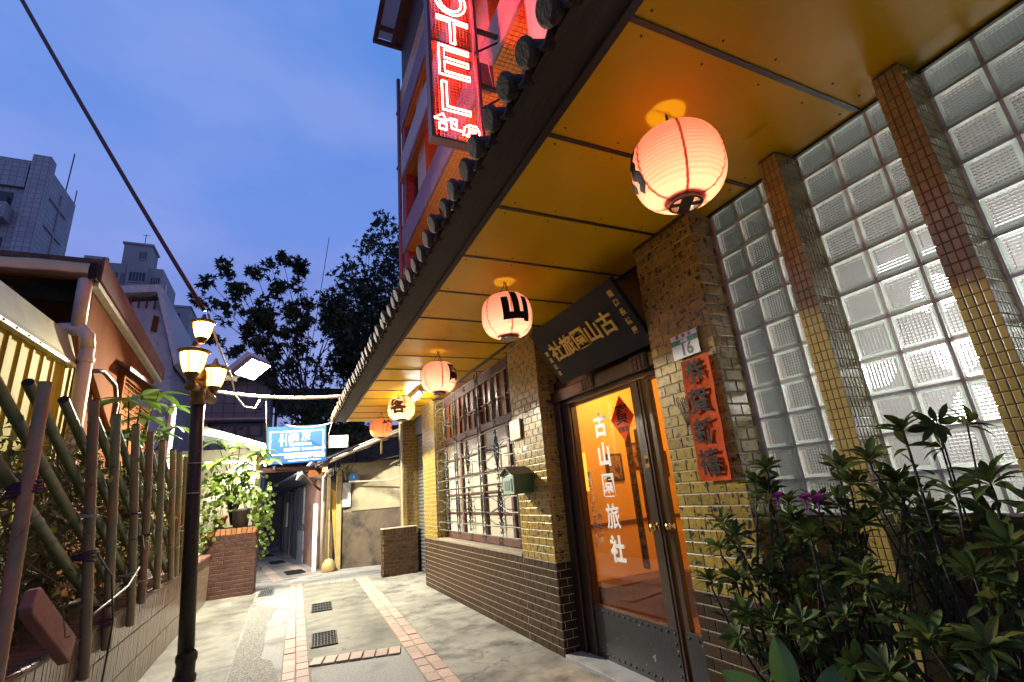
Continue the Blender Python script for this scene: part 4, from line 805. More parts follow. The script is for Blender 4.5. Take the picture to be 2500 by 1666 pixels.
def head(c, s=1.0):
    x, y, z = c; m = V(c)
    h = put('lamp_head', MB().lathe([(0.028 * s, -0.20 * s), (0.04 * s, -0.19 * s), (0.05 * s, -0.17 * s), (0.075 * s, -0.135 * s), (0.078 * s, -0.115 * s)], n=16).mesh('lamp_head', m_bronze, True), sl, Matrix.Translation(m))
    put('lamp_glass', MB().lathe([(0.072 * s, -0.125 * s), (0.098 * s, -0.06 * s), (0.118 * s, 0.02 * s), (0.128 * s, 0.10 * s), (0.0001, 0.104 * s)], n=20).mesh('lamp_glass', e_warm, True), h, Matrix.Translation(m))
    cr_ = MB().lathe([(0.128 * s, 0.100 * s), (0.150 * s, 0.112 * s), (0.158 * s, 0.13 * s), (0.13 * s, 0.145 * s), (0.05 * s, 0.175 * s), (0.03 * s, 0.21 * s), (0.018 * s, 0.25 * s), (0.0001, 0.262 * s)], n=20)
    put('crown', cr_.mesh('crown', m_bronze, True), h, Matrix.Translation(m))
    rib = MB()
    for k in range(6):
        a = k * PI / 3 + 0.3; rib.tube([(r * s * math.cos(a), r * s * math.sin(a), zz * s) for r, zz in ((0.076, -0.13), (0.103, -0.06), (0.123, 0.02), (0.132, 0.10))], 0.006 * s, 5)
    put('rib', rib.mesh('rib', m_bronze), h, Matrix.Translation(m))
    bd = MB().lathe([(0.0001, 0.012), (0.010, 0.006), (0.010, -0.006), (0.0001, -0.012)], n=6).mesh('bead', m_bronze)
    for k in range(18): put('bead', bd, h, Matrix.Translation(m + V((0.152 * s * math.cos(k * PI / 9), 0.152 * s * math.sin(k * PI / 9), 0.128 * s))))
    return h
head((-0.965, 6.285, 3.585), 0.80); head((-0.985, 6.05, 3.13), 1.0); head((-0.835, 6.56, 3.085), 0.95)
arm = MB()
for c in ((-0.985, 6.05, 2.93), (-0.835, 6.56, 2.88)):
    b = V(ax(2.96)); cc = V(c); arm.tube([b, b.lerp(cc, 0.5) + V((0, 0, -0.07)), cc + V((0, 0, -0.06)), cc + V((0, 0, 0.02))], [0.05, 0.06, 0.06, 0.03], 10)
arm.build('arm', m_bronze, sl, True)
for c, p in (((-0.965, 6.285, 3.60), 8), ((-0.985, 6.05, 3.16), 12), ((-0.835, 6.56, 3.10), 10)): pass
for z in (1.75, 2.06): MB().tube([ax(z), (px(z) + 0.0001, 6.285, z + 0.008)], 0.0745, 16).build('wire_tie', m_gcable, sl)

# ------------------------------------------------------------------ cables over the alley
def cable(nm, label, pts, r, mt, cat='cable', n=6): return tag(MB().tube(pts, r, n).build(nm, mt, smooth=True), label, cat)
cable('power_cable', 'thick dark red cable slanting down across the sky to the street lamp', sag((-5.0, 6.24, 11.0), (-0.97, 6.285, 3.83), 0.12, 14), 0.024, m_rcable)
cable('lamp_cable', 'thinner grey cable drooping from the street lamp to the white conduit', [(-0.93, 6.30, 3.80), (-0.88, 6.9, 3.62), (-0.80, 8.0, 3.45), (-0.84, 9.2, 3.42), (-0.75, 10.0, 3.38), (-0.60, 10.4, 3.42), (-0.52, 10.48, 3.62)], 0.014, m_gcable)
cable('conduit', 'white plastic conduit spanning the alley from the lamp to the eave', sag((-1.5, 10.45, 3.80), (1.10, 10.5, 3.70), 0.10, 12), 0.032, m_wpipe, 'conduit', 10)
cable('hanging_wire', 'thin wire hanging from the conduit down to the restroom sign', [(-0.42, 10.5, 3.62), (-0.40, 11.4, 3.1), (-0.38, 12.3, 2.55)], 0.010, m_gcable)
cable('eave_wire', 'pale wire running from the canopy eave to the top of the blue sign', sag((0.88, 11.0, 3.22), (-0.05, 12.4, 3.40), 0.08), 0.013, m_gcable)
cable('loose_wire', 'wire drooping from the eave end to the small lit box', [(0.86, 11.02, 3.22), (0.82, 11.4, 3.0), (0.93, 12.4, 3.10)], 0.008, m_gcable)
cable('far_wire', 'hair thin wire crossing the sky beside the upper wall', sag((1.1, 18, 11.6), (0.4, 18, 5.2), 0.2), 0.012, m_cable)

# ------------------------------------------------------------------ floodlight
fl = thing('floodlight', 'blazing white floodlight on an arm above the conduit', 'floodlight', (-0.72, 10.25, 4.22))
fd = V((0.50, -0.30, -0.81)).normalized(); fx = V((0, 0, 1)).cross(fd).normalized(); fu = fd.cross(fx)
fm = frame((-0.72, 10.25, 4.22), fx, fu, fd)
put('housing', MB().box((-0.30, -0.22, -0.10), (0.30, 0.22, 0.0)).mesh('housing', m_galv), fl, fm, bevel=0.01)
put('beam_skirt', MB().box((-0.30, -0.22, 0.0), (0.30, -0.205, 0.095)).box((-0.30, 0.205, 0.0), (0.30, 0.22, 0.095)).box((-0.30, -0.205, 0.0), (-0.285, 0.205, 0.095)).box((0.285, -0.205, 0.0), (0.30, 0.205, 0.095)).mesh('beam_skirt', m_skirt), fl, fm)  # skirts added round the lens to cut the light off the house
put('lens', MB().box((-0.27, -0.19, 0.001), (0.27, 0.19, 0.008)).mesh('lens', e_flood), fl, fm)
MB().tube([(-0.72, 10.28, 4.15), (-0.95, 10.42, 4.05), (-1.48, 10.5, 3.92)], 0.03, 8).build('arm', m_wpipe, fl, True)
MB().tube([(-1.48, 10.5, 0), (-1.48, 10.5, 4.05)], 0.045, 10).build('mast', m_wpipe, fl, True)
MB().box((-1.40, 10.25, 4.02), (-0.95, 10.55, 4.05), rot=Matrix.Rotation(0.16, 3, 'Y')).build('light_shelf', m_white, fl)
lamp('flood_beam', 'POINT', (-0.72 + fd.x * 0.06, 10.25 + fd.y * 0.06, 4.22 + fd.z * 0.06), 2750, (1.0, 0.95, 0.77), 0.07, parent=fl)

# ------------------------------------------------------------------ left garden wall with its bamboo fence
gwl = thing('garden_wall', 'low tiled garden wall with red brown coping along the left of the alley', 'wall', (-1.4, 6, 0))
MB().box((-1.62, 1.0, 0), (-1.235, 11.48, 0.79)).build('wall_core', m_mortard, gwl)
me_bt2 = tile_mesh('wall_tile', m_beige, 0.04, 0.02)
tiles(gwl, 'wall_tile', me_bt2, (-1.235, 1.0, 0.0), ((0, 1, 0), (0, 0, 1), (1, 0, 0)), 10.47, 0.79, 0.0575, 0.263, 0.006, 0.010, bond=0.0, limit=lambda x, z: x > 2.0, jitter=0.012)
me_cp = tile_mesh('coping_tile', m_cope, 0.04, 0.04)
tiles(gwl, 'coping_tile', me_cp, (-1.205, 1.0, 0.795), ((0, 1, 0), (-1, 0, 0.05), (0.05, 0, 1)), 10.47, 0.30, 0.115, 0.30, 0.007, 0.022, bond=0.0, limit=lambda x, z: x > 2.0, jitter=0.01)
MB().box((-1.66, 1.0, 0.80), (-1.53, 11.48, 0.90)).build('back_kerb', m_mortard, gwl, bevel=0.01)
MB().box((-1.232, 1.0, 0.775), (-1.203, 11.48, 0.796)).build('coping_edge', m_cope, gwl)
fence = thing('bamboo_fence', 'crossed bamboo pole fence tied along the top of the garden wall', 'fence', (-1.22, 5, 0.5))
def pole(a, b, r, mt, nm='bamboo_pole'):
    a, b = V(a), V(b); n = 13; pts, rs = [], []
    for i in range(n * 3 + 1):
        t = i / (n * 3); k = i % 3; pts.append(a.lerp(b, t) + V((0, 0.006 * math.sin(t * 5 + a.y), 0))); rs.append(r * (1.10 if k == 0 and 0 < i < n * 3 else 1.0) * (0.9 + 0.12 * t))
        if k == 0 and 0 < i < n * 3:
            d = (b - a).normalized() * 0.012
            pts.insert(-1, pts[-1] - d); rs.insert(-1, r * 0.98 * (0.9 + .12 * t)); pts.append(pts[-1] + d); rs.append(r * 0.98 * (0.9 + .12 * t))
    m = MB(); m.tube(pts, rs, 12, cap=False); o = m.build(nm, mt, fence, True)
    e = MB()
    for p, q in ((pts[0], pts[1]), (pts[-1], pts[-2])):
        d = (q - p).normalized(); e.tube([p + d * 0.004, p + d * 0.10], r * 0.86, 12)
    e.build('hollow_end', m_void, o); return o
for a, b in (((-1.19, 3.30, 2.26), (-1.19, 3.42, 0.70)), ((-1.19, 4.04, 2.31), (-1.19, 4.74, 0.52)), ((-1.19, 4.55, 2.30), (-1.19, 5.19, 0.60)), ((-1.19, 5.10, 2.31), (-1.19, 5.84, 0.645)), ((-1.19, 5.62, 2.32), (-1.19, 6.16, 0.775)), ((-1.19, 6.14, 2.30), (-1.19, 6.78, 0.825)), ((-1.20, 6.76, 2.28), (-1.20, 7.57, 0.83)), ((-1.20, 7.2, 2.3), (-1.20, 7.88, 0.83)), ((-1.21, 7.75, 2.3), (-1.21, 8.3, 0.83)), ((-1.21, 8.4, 2.3), (-1.21, 8.9, 0.83))): pole(a, b, 0.033, m_bamb)
for y in (2.31, 2.86, 3.32, 3.80, 4.33, 4.86, 5.4, 5.95, 6.5): pole((-1.27, y, 2.27 - 0.01 * RND.random()), (-1.255, y + 2.72, 0.92), 0.031, m_bambg)
def tie(p, r, mt, n=3, nm='rope_tie'):
    m = MB()
    for i in range(n):
        q = V(p) + V((0, 0, 0.011 * (i - n / 2))); tl_ = 0.02 * RND.uniform(-1, 1)
        m.tube([q + V((r * 1.45 * math.cos(k * PI / 6), r * 1.05 * math.sin(k * PI / 6), tl_ * math.cos(k * PI / 6))) for k in range(13)], 0.006, 5)
    return m.build(nm, mt, fence)
m_purple = M('dark_purple_cord', (0.06, 0.02, 0.05), rough=0.6)
for (y, z, mt, n) in ((3.36, 1.72, m_purple, 6), (4.43, 1.32, m_purple, 5), (4.33, 1.58, m_gcable, 2), (5.05, 0.80, m_purple, 6), (4.98, 0.93, m_rcable, 2), (5.42, 1.58, m_cable, 2), (5.95, 1.38, m_cable, 2), (5.62, 1.08, m_gcable, 2), (6.10, 0.98, m_gcable, 2), (6.55, 1.5, m_cable, 2)): tie((-1.21, y, z), 0.046, mt, n)
MB().tube([(-1.15, 4.6, 0.93), (-1.14, 5.35, 1.01), (-1.15, 5.7, 1.12)], 0.008, 6).build('cross_wire', m_gcable, fence); MB().tube([(-1.14, 4.43, 1.32), (-1.12, 4.75, 1.15), (-1.14, 5.05, 0.80), (-1.15, 5.0, 0.2)], 0.007, 6).build('cross_wire', m_cable, fence)
blk = thing('wooden_block', 'short pinkish wooden plank leaning on the wall coping between the bamboo poles', 'plank', (-1.17, 4.0, 0.83))
a_, b_ = V((-1.19, 3.60, 1.17)), V((-1.14, 4.15, 0.80)); dd = (b_ - a_).normalized(); nn_ = V((1, 0, 0.1)).normalized(); ww = dd.cross(nn_).normalized(); nn_ = ww.cross(dd)
put('plank', MB().poly([(-0.075, -0.33, -0.03), (0.075, -0.33, -0.03), (0.075, 0.30, -0.03), (0.045, 0.335, -0.03), (-0.05, 0.33, -0.03), (-0.075, 0.30, -0.03)], (0, 0, 0.06)).mesh('plank', m_pinkw), blk, frame((a_ + b_) / 2, ww, -dd, nn_), bevel=0.008)
# brick planter at the corner
plt = thing('brick_planter', 'dark red brick planter with an orange brick rim at the lane corner', 'planter', (-0.9, 11.8, 0))
MB().box((-1.37, 11.575, 0), (-0.465, 12.5, 1.12)).build('planter_core', M('planter_joint', (0.14, 0.075, 0.05), rough=0.9), plt)
me_pl = tile_mesh('planter_brick', m_dark2, 0.03, 0.05)
tiles(plt, 'planter_brick', me_pl, (-1.37, 11.575, 0), FY, 0.905, 1.12, 0.181, 0.0747, 0.006, 0.010)
tiles(plt, 'planter_brick', me_pl, (-0.465, 11.565, 0), ((0, 1, 0), (0, 0, 1), (1, 0, 0)), 0.93, 1.12, 0.181, 0.0747, 0.006, 0.010)
me_ob = tile_mesh('rim_brick', m_orange, 0.05, 0.05)
tiles(plt, 'rim_brick', me_ob, (-1.38, 11.60, 1.12), FY, 0.925, 0.125, 0.0925, 0.125, 0.009, 0.04, bond=0)
MB().box((-1.38, 11.602, 1.12), (-0.455, 12.5, 1.243)).build('rim', m_mortard, plt); MB().box((-1.3, 11.7, 1.243), (-0.52, 12.45, 1.26)).build('soil', m_soil, plt)
# pots standing on the planter
pot = thing('flower_pot', 'grey square flower pot on the brick planter rim', 'flower pot', (-0.78, 11.78, 1.26))
MB().lathe([(0.0001, 1.262), (0.135, 1.262), (0.165, 1.55), (0.185, 1.555), (0.185, 1.61), (0.165, 1.61), (0.155, 1.56), (0.0001, 1.55)], c=(-0.78, 11.80, 0), n=20).build('pot', m_gpot, pot, True)
pot2 = thing('clay_pot', 'terracotta pot half hidden by vines left of the grey pot', 'flower pot', (-1.2, 11.8, 1.26))
MB().lathe([(0.0001, 1.262), (0.09, 1.262), (0.12, 1.44), (0.135, 1.445), (0.135, 1.50), (0.12, 1.5), (0.0001, 1.46)], c=(-1.15, 11.80, 0), n=20).build('pot', m_terra, pot2, True)
# low tiled wall at the end of the canopy
lw = thing('low_brick_wall', 'low brown tiled wall stub below the white pipe at the end of the hotel', 'wall', (2.3, 11.2, 0))
MB().box((1.945, 11.115, 0), (2.68, 11.34, 0.93)).build('wall_core', m_mortar, lw)
me_lb = tile_mesh('brown_wall_tile', m_dark, 0.03, 0.05)
tiles(lw, 'brown_wall_tile', me_lb, (1.945, 11.115, 0), FY, 0.735, 0.80, 0.147, 0.0727, 0.007, 0.011)
tiles(lw, 'brown_wall_tile', me_lb, (1.945, 11.34, 0), FX, 0.235, 0.945, 0.147, 0.0727, 0.007, 0.011)
tiles(lw, 'soldier_tile', me_lb, (1.935, 11.115, 0.80), FY, 0.745, 0.145, 0.0727, 0.145, 0.007, 0.011, bond=0)
MB().box((1.93, 11.10, 0.931), (2.68, 11.34, 0.95)).build('cap', m_mortar, lw)

# ------------------------------------------------------------------ yellow metal shed, its neighbour and the pipe between
msh = thing('metal_shed', 'yellow corrugated metal shed wall with a shiny flashing band behind the bamboo', 'shed', (-2.4, 4.5, 0))
m = MB(); pts = []; y = 1.5
while y < 6.9: pts += [(0.0, y), (0.0, y + 0.155), (0.018, y + 0.175), (0.018, y + 0.215)]; y += 0.24
for (dx, yy) in pts: m.v += [(-2.32 + dx, yy, 1.55), (-2.32 + dx, yy, 3.27)]
for i in range(len(pts) - 1): m.f.append((2 * i, 2 * i + 2, 2 * i + 3, 2 * i + 1)); m.m.append(0)
m.build('corrugated_panel', m_corr, msh)
MB().poly([(-2.25, 1.5, 3.20), (-2.27, 1.5, 3.25), (-2.36, 1.5, 3.56), (-2.40, 1.5, 3.56), (-2.34, 1.5, 3.20)], (0, 5.42, 0.10)).build('flashing_band', m_flash, msh)
MB().poly([(-2.24, 1.5, 3.155), (-2.24, 1.5, 3.19), (-2.33, 1.5, 3.19), (-2.33, 1.5, 3.155)], (0, 5.40, 0.10)).build('cap_strip', m_lead, msh)
sc_ = MB().lathe([(0.0001, 0.008), (0.012, 0.006), (0.014, 0)], n=8).mesh('screw', m_cable)
for i in range(22): put('screw', sc_, msh, frame((-2.2395, 1.7 + 0.235 * i, 3.175 + 0.0045 * i), (0, 1, 0), (0, 0, 1), (1, 0, 0)))
MB().box((-2.6, 1.0, 0), (-2.30, 6.9, 1.56)).build('lower_wall', M('mossy_render', (0.20, 0.19, 0.07), (0.10, 0.09, 0.04), 1.8, 0.9, 0.3, 30, spot=(0.03, 0.028, 0.015), spot_at=(0.5, 0.7), spot_scale=1.6), msh)
MB().box((-6, 1.0, 3.3), (-2.42, 6.9, 3.5)).box((-6, 6.8, 0), (-2.34, 6.9, 3.5)).build('shed_roof', m_shedlow, msh)
for y in (3.9, 4.75, 6.0): MB().box((-1.98, y, 0), (-1.86, y + 0.14, 1.35)).build('brick_pier', m_shedlow, msh)
hs = thing('plaster_house', 'orange plastered house with a crumpled copper gutter and pink bargeboard', 'house', (-3.5, 10.5, 0))
h = MB(); h.poly([(-2.82, 8.75, 0), (-2.82, 13.0, 0), (-2.82, 13.0, 4.55), (-2.82, 8.75, 5.06)], (-0.2, 0, 0)); h.box((-8, 9.4, 0), (-3.02, 9.6, 5.0))
h.build('wall', m_plas, hs)
MB().poly([(-2.70, 8.45, 5.28), (-2.70, 13.1, 4.78), (-2.70, 13.1, 4.85), (-2.70, 8.45, 5.36)], (-5.5, 0, 0)).build('roof', m_shedlow, hs)
MB().poly([(-2.66, 8.46, 5.02), (-2.66, 13.1, 4.60), (-2.66, 13.1, 4.86), (-2.66, 8.46, 5.40)], (-0.035, 0, 0)).build('bargeboard', m_pinkb, hs)
MB().poly([(-2.70, 8.52, 4.94), (-2.70, 13.1, 4.52), (-2.70, 13.1, 4.60), (-2.70, 8.52, 5.02)], (-0.11, 0, 0)).build('verge_flashing', m_lead, hs)
gt = MB(); gn = 26
for i in range(gn + 1):
    x = -8.0 + 5.2 * i / gn
    for j, (yy, zz) in enumerate(((8.50, 5.00), (8.40, 5.0), (8.36, 5.08), (8.36, 5.18), (8.40, 5.25), (8.44, 5.26))):
        gt.v.append((x, yy + 0.035 * noise.noise(V((x * 1.7, zz * 4, 3))), zz + 0.012 * noise.noise(V((x * 2.3, j, 7))) + 0.02 * (-2.8 - x) * 0.4))
for i in range(gn):
    for j in range(5): gt.f.append((i * 6 + j, i * 6 + j + 1, i * 6 + j + 7, i * 6 + j + 6)); gt.m.append(0)
gt.build('gutter', m_copper, hs, True); MB().box((-2.80, 8.38, 5.0), (-2.70, 8.5, 5.27)).build('gutter_end', m_void, hs)
MB().box((-4.05, 8.52, 4.70), (-3.65, 8.75, 4.86)).build('soffit_block', m_plas, hs, bevel=0.02)
for o_ in [hs] + list(hs.children_recursive):
    if o_.type == 'MESH' and o_.data.users == 1:
        for v_ in o_.data.vertices: v_.co = V((v_.co.x * 0.8156, v_.co.y * 0.8156, 1.5 + (v_.co.z - 1.5) * 0.8156 if v_.co.z > 0.01 else 0.0))
pp = thing('drain_pipe', 'thick beige drain pipe with an elbow between the metal shed and the house', 'pipe', (-2.25, 6.8, 0))
MB().tube([(-2.315, 6.90, 4.36), (-2.315, 6.90, 4.2), (-2.31, 6.92, 3.76)], 0.073, 14).build('upper_pipe', m_pvc, pp, True)
MB().tube([(-2.55, 6.95, 3.72), (-2.40, 6.95, 3.74), (-2.27, 6.93, 3.73), (-2.21, 6.92, 3.66), (-2.19, 6.92, 3.5)], 0.078, 14).build('elbow', m_pvc, pp, True)
MB().tube([(-2.19, 6.92, 3.52), (-2.19, 6.98, 2.6), (-2.19, 7.02, 0)], 0.072, 14).build('lower_pipe', m_pvc, pp, True)
for z in (3.36, 2.4): MB().lathe([(0.074, z - 0.03), (0.082, z - 0.03), (0.082, z + 0.03), (0.074, z + 0.03)], c=(-2.19, 6.94, 0), n=16).build('coupling', m_pvc, pp, True)
hose = cable('black_hose', 'black hose looping out of the house wall beside the beige pipe', [(-2.26, 7.3, 3.33), (-2.2, 7.6, 3.4), (-2.15, 7.95, 3.3), (-2.15, 8.15, 3.07), (-2.15, 8.1, 2.83), (-2.13, 8.05, 2.55), (-2.13, 8.1, 2.2)], 0.028, m_cable, 'hose', 8)
cable('dry_rod', 'old tube leaning below the black hose', [(-2.3, 7.45, 3.35), (-2.2, 8.0, 2.8), (-2.1, 8.3, 2.5)], 0.04, m_plas, 'pipe', 8)
acw = thing('barred_window', 'small orange lit window with iron bars under a red awning', 'window', (-2.6, 10.4, 3.3))
MB().box((-2.80, 9.35, 2.95), (-2.42, 11.2, 3.02)).box((-2.80, 9.35, 3.75), (-2.42, 11.2, 3.80)).box((-2.80, 9.35, 3.02), (-2.42, 9.42, 3.75)).box((-2.80, 11.13, 3.02), (-2.42, 11.2, 3.75)).build('frame', m_plas, acw)
for i in range(8): MB().box((-2.44, 9.42, 3.10 + 0.085 * i), (-2.425, 11.13, 3.115 + 0.085 * i)).build('bar', m_plas, acw)
for i in range(5): MB().box((-2.45, 9.75 + 0.3 * i, 3.02), (-2.44, 9.765 + 0.3 * i, 3.75)).build('bar', m_plas, acw)
MB().poly([(-2.3, 9.1, 3.80), (-2.3, 12.6, 3.95), (-2.3, 12.6, 4.0), (-2.3, 9.1, 3.86)], (-0.6, 0, 0.12)).build('awning', m_dark2, acw)
MB().box((-2.795, 9.42, 3.02), (-2.785, 11.13, 3.75)).build('pane', m_win, acw)
for o_ in list(acw.children_recursive):
    for v_ in o_.data.vertices: v_.co = V((v_.co.x * 0.92 if v_.co.x > -2.5 else -2.3, v_.co.y * 0.92, 1.5 + (v_.co.z - 1.5) * 0.92))
sp = thing('steel_post', 'pale steel post rising behind the street lamp', 'post', (-1.75, 9.5, 0)); MB().tube([(-1.75, 9.5, 0), (-1.75, 9.5, 3.35)], 0.05, 10).build('post', m_wpipe, sp, True)

# ------------------------------------------------------------------ restroom hut, signs, sheds down the lane
hut = thing('restroom_hut', 'cream restroom hut under a white metal roof sheet behind the plants', 'hut', (-1.2, 13.5, 0))
MB().box((-2.6, 13.0, 0), (-0.62, 15.5, 2.95)).build('wall', M('cream_wall', (0.55, 0.48, 0.30), (0.46, 0.40, 0.24), 2, 0.7), hut)
MB().poly([(-1.75, 11.75, 3.36), (-0.42, 11.75, 2.90), (-0.42, 11.75, 2.76), (-0.46, 11.75, 2.76), (-0.46, 11.75, 2.85), (-1.75, 11.75, 3.16)], (0, 3.6, 0)).build('roof_sheet', m_white, hut)
MB().box((-0.60, 12.35, 0), (-0.52, 12.43, 2.78)).build('post', m_ypost, hut)
text('lettering', '廁\n所', 0.24, (-0.80, 12.995, 2.30), FY, m_dark2, hut, 0.008, 0.002, 1.15)
MB().box((-1.0, 12.985, 1.95), (-0.64, 12.993, 2.62)).build('notice', m_white, hut)
htl = MB().tube([(-1.6, 12.55, 2.62), (-0.75, 12.55, 2.62)], 0.02, 8).build('tube_light', e_tube, hut, True)
lamp('hut_light', 'AREA', (-1.1, 12.6, 2.58), 60, (1.0, 0.97, 0.85), rot=look_rot((0.5, -0.1, -0.9)), size=(0.8, 0.15), parent=hut)
MB().tube([(-0.47, 12.75, 2.60), (-0.47, 13.75, 2.60)], 0.02, 8).build('tube_light', e_tube, hut, True)  # second tube, added with the area light below to brighten the lane
lamp('lane_fill_light', 'AREA', (-0.46, 13.3, 2.56), 90, (1.0, 0.98, 0.92), rot=look_rot((0.35, 0.45, -0.8)), size=(0.2, 0.9), parent=hut)
rs = thing('restroom_sign', 'blue lit restroom sign board with white lettering above the lane', 'sign', (0.2, 12.5, 2.55))
sx0, sx1, sz0, sz1 = -0.41, 0.85, 2.55, 3.40
tl_ = Matrix.Translation((0.215, 12.5, 2.96)) @ Matrix.Rotation(-0.03, 4, 'Y') @ frame((0, 0, 0), *FY)
m_bs, t_, b_, N_, L_ = new_mat('blue_lightbox'); gg = N_('ShaderNodeNewGeometry'); sp_ = N_('ShaderNodeSeparateXYZ'); L_(gg.outputs['Position'], sp_.inputs[0]); mr_ = N_('ShaderNodeMapRange'); mr_.inputs['From Min'].default_value = 2.54; mr_.inputs['From Max'].default_value = 3.40; L_(sp_.outputs['Z'], mr_.inputs['Value'])
rp_ = N_('ShaderNodeValToRGB'); L_(mr_.outputs[0], rp_.inputs[0]); rp_.color_ramp.elements[0].color = (0.005, 0.12, 0.55, 1); rp_.color_ramp.elements[1].color = (0.20, 0.48, 0.75, 1); b_.inputs['Base Color'].default_value = (0.01, 0.03, 0.07, 1); L_(rp_.outputs[0], b_.inputs['Emission Color']); b_.inputs['Emission Strength'].default_value = 0.7; b_.inputs['Roughness'].default_value = 0.8; b_.inputs['Specular IOR Level'].default_value = 0.1
P_ = lambda nm, me, par, off=(0, 0, 0): put(nm, me, par, tl_ @ Matrix.Translation(off))
P_('box', MB().box((-0.635, -0.425, -0.16), (0.635, 0.425, 0)).mesh('box', m_bs), rs)
e_print = EM('lit_print', (0.85, 0.92, 1.0), 0.75)
bd_ = MB(); bw_ = 0.012
for q in (((-0.57, 0.30), (0.57, 0.30)), ((-0.57, -0.22), (0.57, -0.22))): bd_.box((q[0][0], q[0][1] - bw_, 0.001), (q[1][0], q[0][1] + bw_, 0.004))
for x in (-0.57, 0.57): bd_.box((x - bw_, -0.22, 0.001), (x + bw_, 0.30, 0.0037))
P_('border', bd_.mesh('border', e_print), rs)
P_('lettering', text_mesh('廁 所', 0.19, 0.004, 0.001, e_print), rs, (0.07, 0.155, 0.003)); P_('lettering', text_mesh('Restroom', 0.115, 0.002, 0.001, e_print), rs, (0.07, 0.0, 0.003))
P_('lettering', text_mesh('（開放時間：2:00PM~2:00AM）', 0.072, 0.001, 0.001, e_print), rs, (0.17, -0.125, 0.003)); P_('lettering', text_mesh('梧州街觀光夜市 歡迎您', 0.085, 0.002, 0.001, e_print), rs, (0.17, -0.29, 0.003)); P_('lettering', text_mesh('Welcome to Wuzhou St. Night Market', 0.045, 0.0, 0.001, e_print), rs, (0.17, -0.375, 0.003))
for k, x in enumerate((-0.33, -0.14)):       # pictograms: two figures and a divider
    f_ = MB().lathe([(0.0001, 0.004), (0.024, 0.004), (0.024, 0.001)], c=(x, 0.225, 0), n=12)
    f_.poly([(x - 0.055, 0.08, 0.001), (x - 0.02, 0.195, 0.001), (x + 0.02, 0.195, 0.001), (x + 0.055, 0.08, 0.001)] if k == 0 else [(x - 0.045, 0.07, 0.001), (x - 0.045, 0.195, 0.001), (x + 0.045, 0.195, 0.001), (x + 0.045, 0.07, 0.001)], (0, 0, 0.003)); f_.box((x - 0.022, -0.03, 0.001), (x - 0.004, 0.08, 0.004)).box((x + 0.004, -0.03, 0.001), (x + 0.022, 0.08, 0.004))
    P_('pictogram', f_.mesh('pictogram', e_print), rs)
P_('divider', MB().box((-0.238, -0.03, 0.001), (-0.228, 0.25, 0.004)).mesh('divider', e_print), rs)
lamp('sign_light', 'AREA', (0.2, 12.2, 3.0), 6, (0.6, 0.75, 1.0), rot=look_rot((0, -1, -0.3)), size=(1.2, 0.7), parent=rs)
for x in (-0.25, 0.65): MB().box((x - 0.025, 12.56, 2.44), (x + 0.025, 12.64, 2.60)).box((x - 0.025, 12.56, 2.40), (x + 0.025, 12.80, 2.44)).build('bracket', m_post, rs)
lbx = thing('lightbox_sign', 'small overexposed pinkish white lightbox right of the blue sign', 'sign', (1.13, 12.5, 2.85))
MB().box((0.905, 12.52, 2.84), (1.355, 12.66, 3.135)).build('case', m_pinkb, lbx); MB().box((0.945, 12.512, 2.85), (1.35, 12.519, 3.128)).build('face', e_box, lbx)
MB().box((1.03, 12.508, 2.92), (1.09, 12.511, 3.08)).build('print', e_pixel, lbx); MB().box((1.2, 12.508, 2.93), (1.27, 12.511, 3.07)).build('print', e_pixel, lbx)
MB().tube([(0.91, 12.6, 2.98), (0.7, 12.6, 2.95)], 0.02, 8).build('arm', m_rust, lbx)
csh = thing('concrete_shed', 'stained concrete shed wall with sooty lower half at the lane corner', 'shed', (2.1, 13.6, 0))
wl0, wl1 = V((1.30, 13.72, 0)), V((3.3, 13.1, 0)); dirw = (wl1 - wl0).normalized(); nrm = V((dirw.y, -dirw.x, 0))
FW = (tuple(dirw), (0, 0, 1), tuple(nrm))
c_ = MB().box((0, 1.32, -0.2), (2.2, 2.55, 0)); csh_w = put('upper_wall', c_.mesh('upper_wall', m_shed), csh, frame(wl0, *FW)); put('lower_wall', MB().box((0, 0, -0.2), (2.2, 1.318, 0.012)).mesh('lower_wall', m_shedlow), csh, frame(wl0, *FW))
put('ledge', MB().box((0.30, 1.34, 0.001), (2.2, 1.42, 0.03)).mesh('ledge', m_shed), csh, frame(wl0, *FW)); put('end_wall', MB().box((-0.02, 0, -2.4), (0.1, 2.5, -0.201)).mesh('end_wall', m_shedlow), csh, frame(wl0, *FW))
MB().poly([(0.75, 12.75, 2.42), (0.75, 16.0, 2.75), (0.75, 16.0, 2.82), (0.75, 12.75, 2.49)], (2.6, -0.2, 0.95)).build('roof', m_shedlow, csh)
for k in range(4): MB().tube([(0.7, 12.70 + 0.12 * k, 2.40 + 0.05 * k), (1.6, 12.6 + 0.1 * k, 2.78 + 0.04 * k), (2.75, 12.3, 3.2 + 0.03 * k)], 0.03 if k < 2 else 0.016, 8).build('roof_edge_pipe', m_gcable if k % 2 else m_rtile, csh, True)
MB().box((1.22, 13.60, 0), (1.34, 13.74, 2.45)).build('corner_post', m_ypost, csh); MB().box((1.36, 13.58, 1.45), (1.56, 13.65, 2.05)).build('paper_notice', m_lead, csh)
MB().tube([(0.90, 13.55, 0.05), (0.90, 13.55, 2.2), (0.98, 13.5, 2.34), (1.1, 13.4, 2.4)], 0.05, 10).build('drain_pipe', m_pvc, csh, True)
MB().box((0.70, 13.9, 0), (0.80, 14.0, 1.6)).build('white_post', m_white, csh); MB().box((1.0, 13.75, 0), (1.08, 13.82, 2.3)).build('door_post', m_ypost, csh)
MB().poly([(1.08, 13.78, 1.95), (1.22, 13.78, 1.85), (1.22, 13.78, 0.35)], (0, 0.03, 0)).build('ochre_panel', m_ochre, csh)
